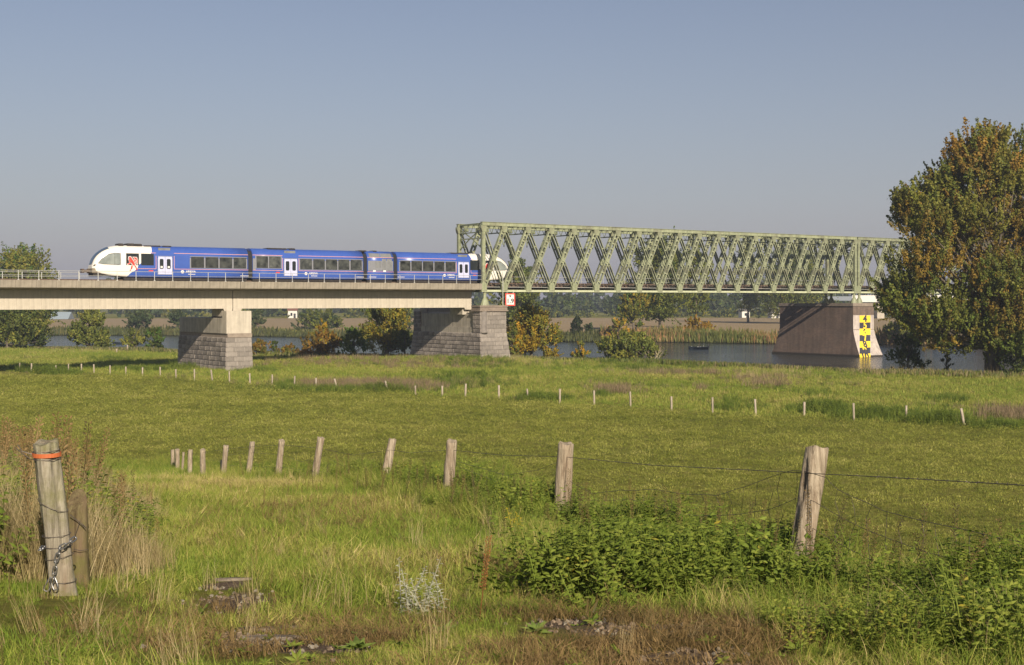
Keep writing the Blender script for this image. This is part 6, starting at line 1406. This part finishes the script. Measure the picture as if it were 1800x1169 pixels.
P = seedstalk(gg, .62, 90, .022); plant('dock_plant', 'single thin rust-brown dock stalk beside the silvery mugwort', 842, 1080, 9.8, colored(P, lambda s: (.26 + .1 * s, .11 + .05 * s, .05)), leaf_m)
def rosette(n, l, w): return [leafq((0, 0, .02), (math.cos(k * 2.4), math.sin(k * 2.4), gg.uniform(.15, .9)), (0, 0, 1), l * gg.uniform(.7, 1.2), w * gg.uniform(.8, 1.2), gg.random()) for k in range(n)]
for i, (px_, py_, Y_, lb_) in enumerate(((640, 1105, 8.9, 'pale green broad-leaved rosette at the edge of the bare soil'), (628, 1150, 8.2, 'broad-leaved plant low in the grass, below the other rosette'), (775, 1100, 9.0, 'upright fresh green leafy seedling below the mugwort'), (940, 1110, 8.8, 'leafy green dock rosette beside the dry soil patch'))):
    plant('dock_rosette', lb_, px_, py_, Y_, colored(rosette(13, .12, .06), lambda s: tuple(x * (.75 + .5 * s) for x in (.17, .23, .05))), leaf_m)
P = [blade(gg, gg.uniform(.25, .5), .014, 1.3, .12, 5) for _ in range(22)]; plant('sedge_clump', 'bright arching broad-bladed grass clump by the lower nettles', 1700, 1150, 7.6, colored(P, lambda s: (.13 + .1 * s, .22 + .1 * s, .05)), leaf_m)
P = []
for k in range(5):
    o_ = Vector((gg.uniform(-.1, .1), gg.uniform(-.06, .06), 0)); P += [([Vector(q_) + o_ for q_ in v], f, s) for v, f, s in weed(gg, .34, 7, .08, .045, .05, 1)]
plant('yellowing_plant', 'yellow leaved weed glowing at the foot of the second slope post', 905, 948, 17.5, colored(P, lambda s: (.50 + .1 * s, .36 + .1 * s, .03)), leaf_m)
P = []
for k in range(8): a = gg.uniform(-.5, .5); b_ = gg.uniform(-.12, .12); m = MB().tube([(b_, 0, 0), (b_ + a * .12, gg.uniform(-.05, .05), .2), (b_ + a * .4, gg.uniform(-.1, .1), .38 + gg.uniform(-.15, .14))], [.003, .002, .001], 3, caps=False); P.append((m.v, m.f, gg.random()))
plant('dry_stalks', 'fan of bare pale dry stalks left of the mugwort', 668, 1060, 10.3, colored(P, lambda s: (.42 + .1 * s, .33 + .1 * s, .2)), leaf_m)
flat_stone = surf('flat_stone', (.12, .095, .07), (.24, .20, .155), 6, .95, .7, 14, rnd=.15)
def slab(px_, py_, w, d, rz, lb_):
    # ground hit at the pixel
    r = (px_ - 900) / FX; v_ = (hor(px_) - py_) / FX; Y = 5.0
    while float(ground(r * Y, Y)) < v_ * Y and Y < 60: Y += .02
    g = random.Random(px_); pts = [(math.cos(a) * w / 2 * g.uniform(.8, 1.1), math.sin(a) * d / 2 * g.uniform(.8, 1.1)) for a in [k * math.pi / 4 for k in range(8)]]
    o = MB().prism(pts, 'z', -.08, .012).build('paving_stone', flat_stone, None, bevel=.012); o.location = (r * Y, Y, float(ground(r * Y, Y)) + .01); o.rotation_euler = (R(-6), 0, R(rz)); tag(o, lb_, 'stone', 'worn stones sunk in the track')
slab(468, 1090, .34, .2, 5, 'topmost worn stone in the bare patch'); slab(455, 1108, .42, .2, -4, 'wide flat stone in the middle of the bare patch'); slab(478, 1124, .40, .2, 3, 'lowest worn stone in the bare patch')
slab(500, 1106, .22, .2, 20, 'small stone closing the right end of the bare patch'); slab(408, 1020, .36, .14, 2, 'half-buried stone higher up the track'); slab(398, 996, .3, .12, -3, 'half-buried stone nearest the top of the wheel rut')

# ------------------------------------------------------------------ air
def haze():
    m = bpy.data.materials.new('haze'); m.use_nodes = True; nt = m.node_tree; nt.nodes.clear(); o = nt.nodes.new('ShaderNodeOutputMaterial'); v = nt.nodes.new('ShaderNodeVolumePrincipled')
    v.inputs['Color'].default_value = (.80, .88, 1, 1); v.inputs['Density'].default_value = HAZE; v.inputs['Anisotropy'].default_value = .3; nt.links.new(v.outputs[0], o.inputs['Volume'])
    b = MB().box(-1300, 1300, -80, 1600, -14, 32).build('haze', m); tag(b, kind='stuff'); b.display_type = 'WIRE'
HAZE = .0004
if HAZE: haze()
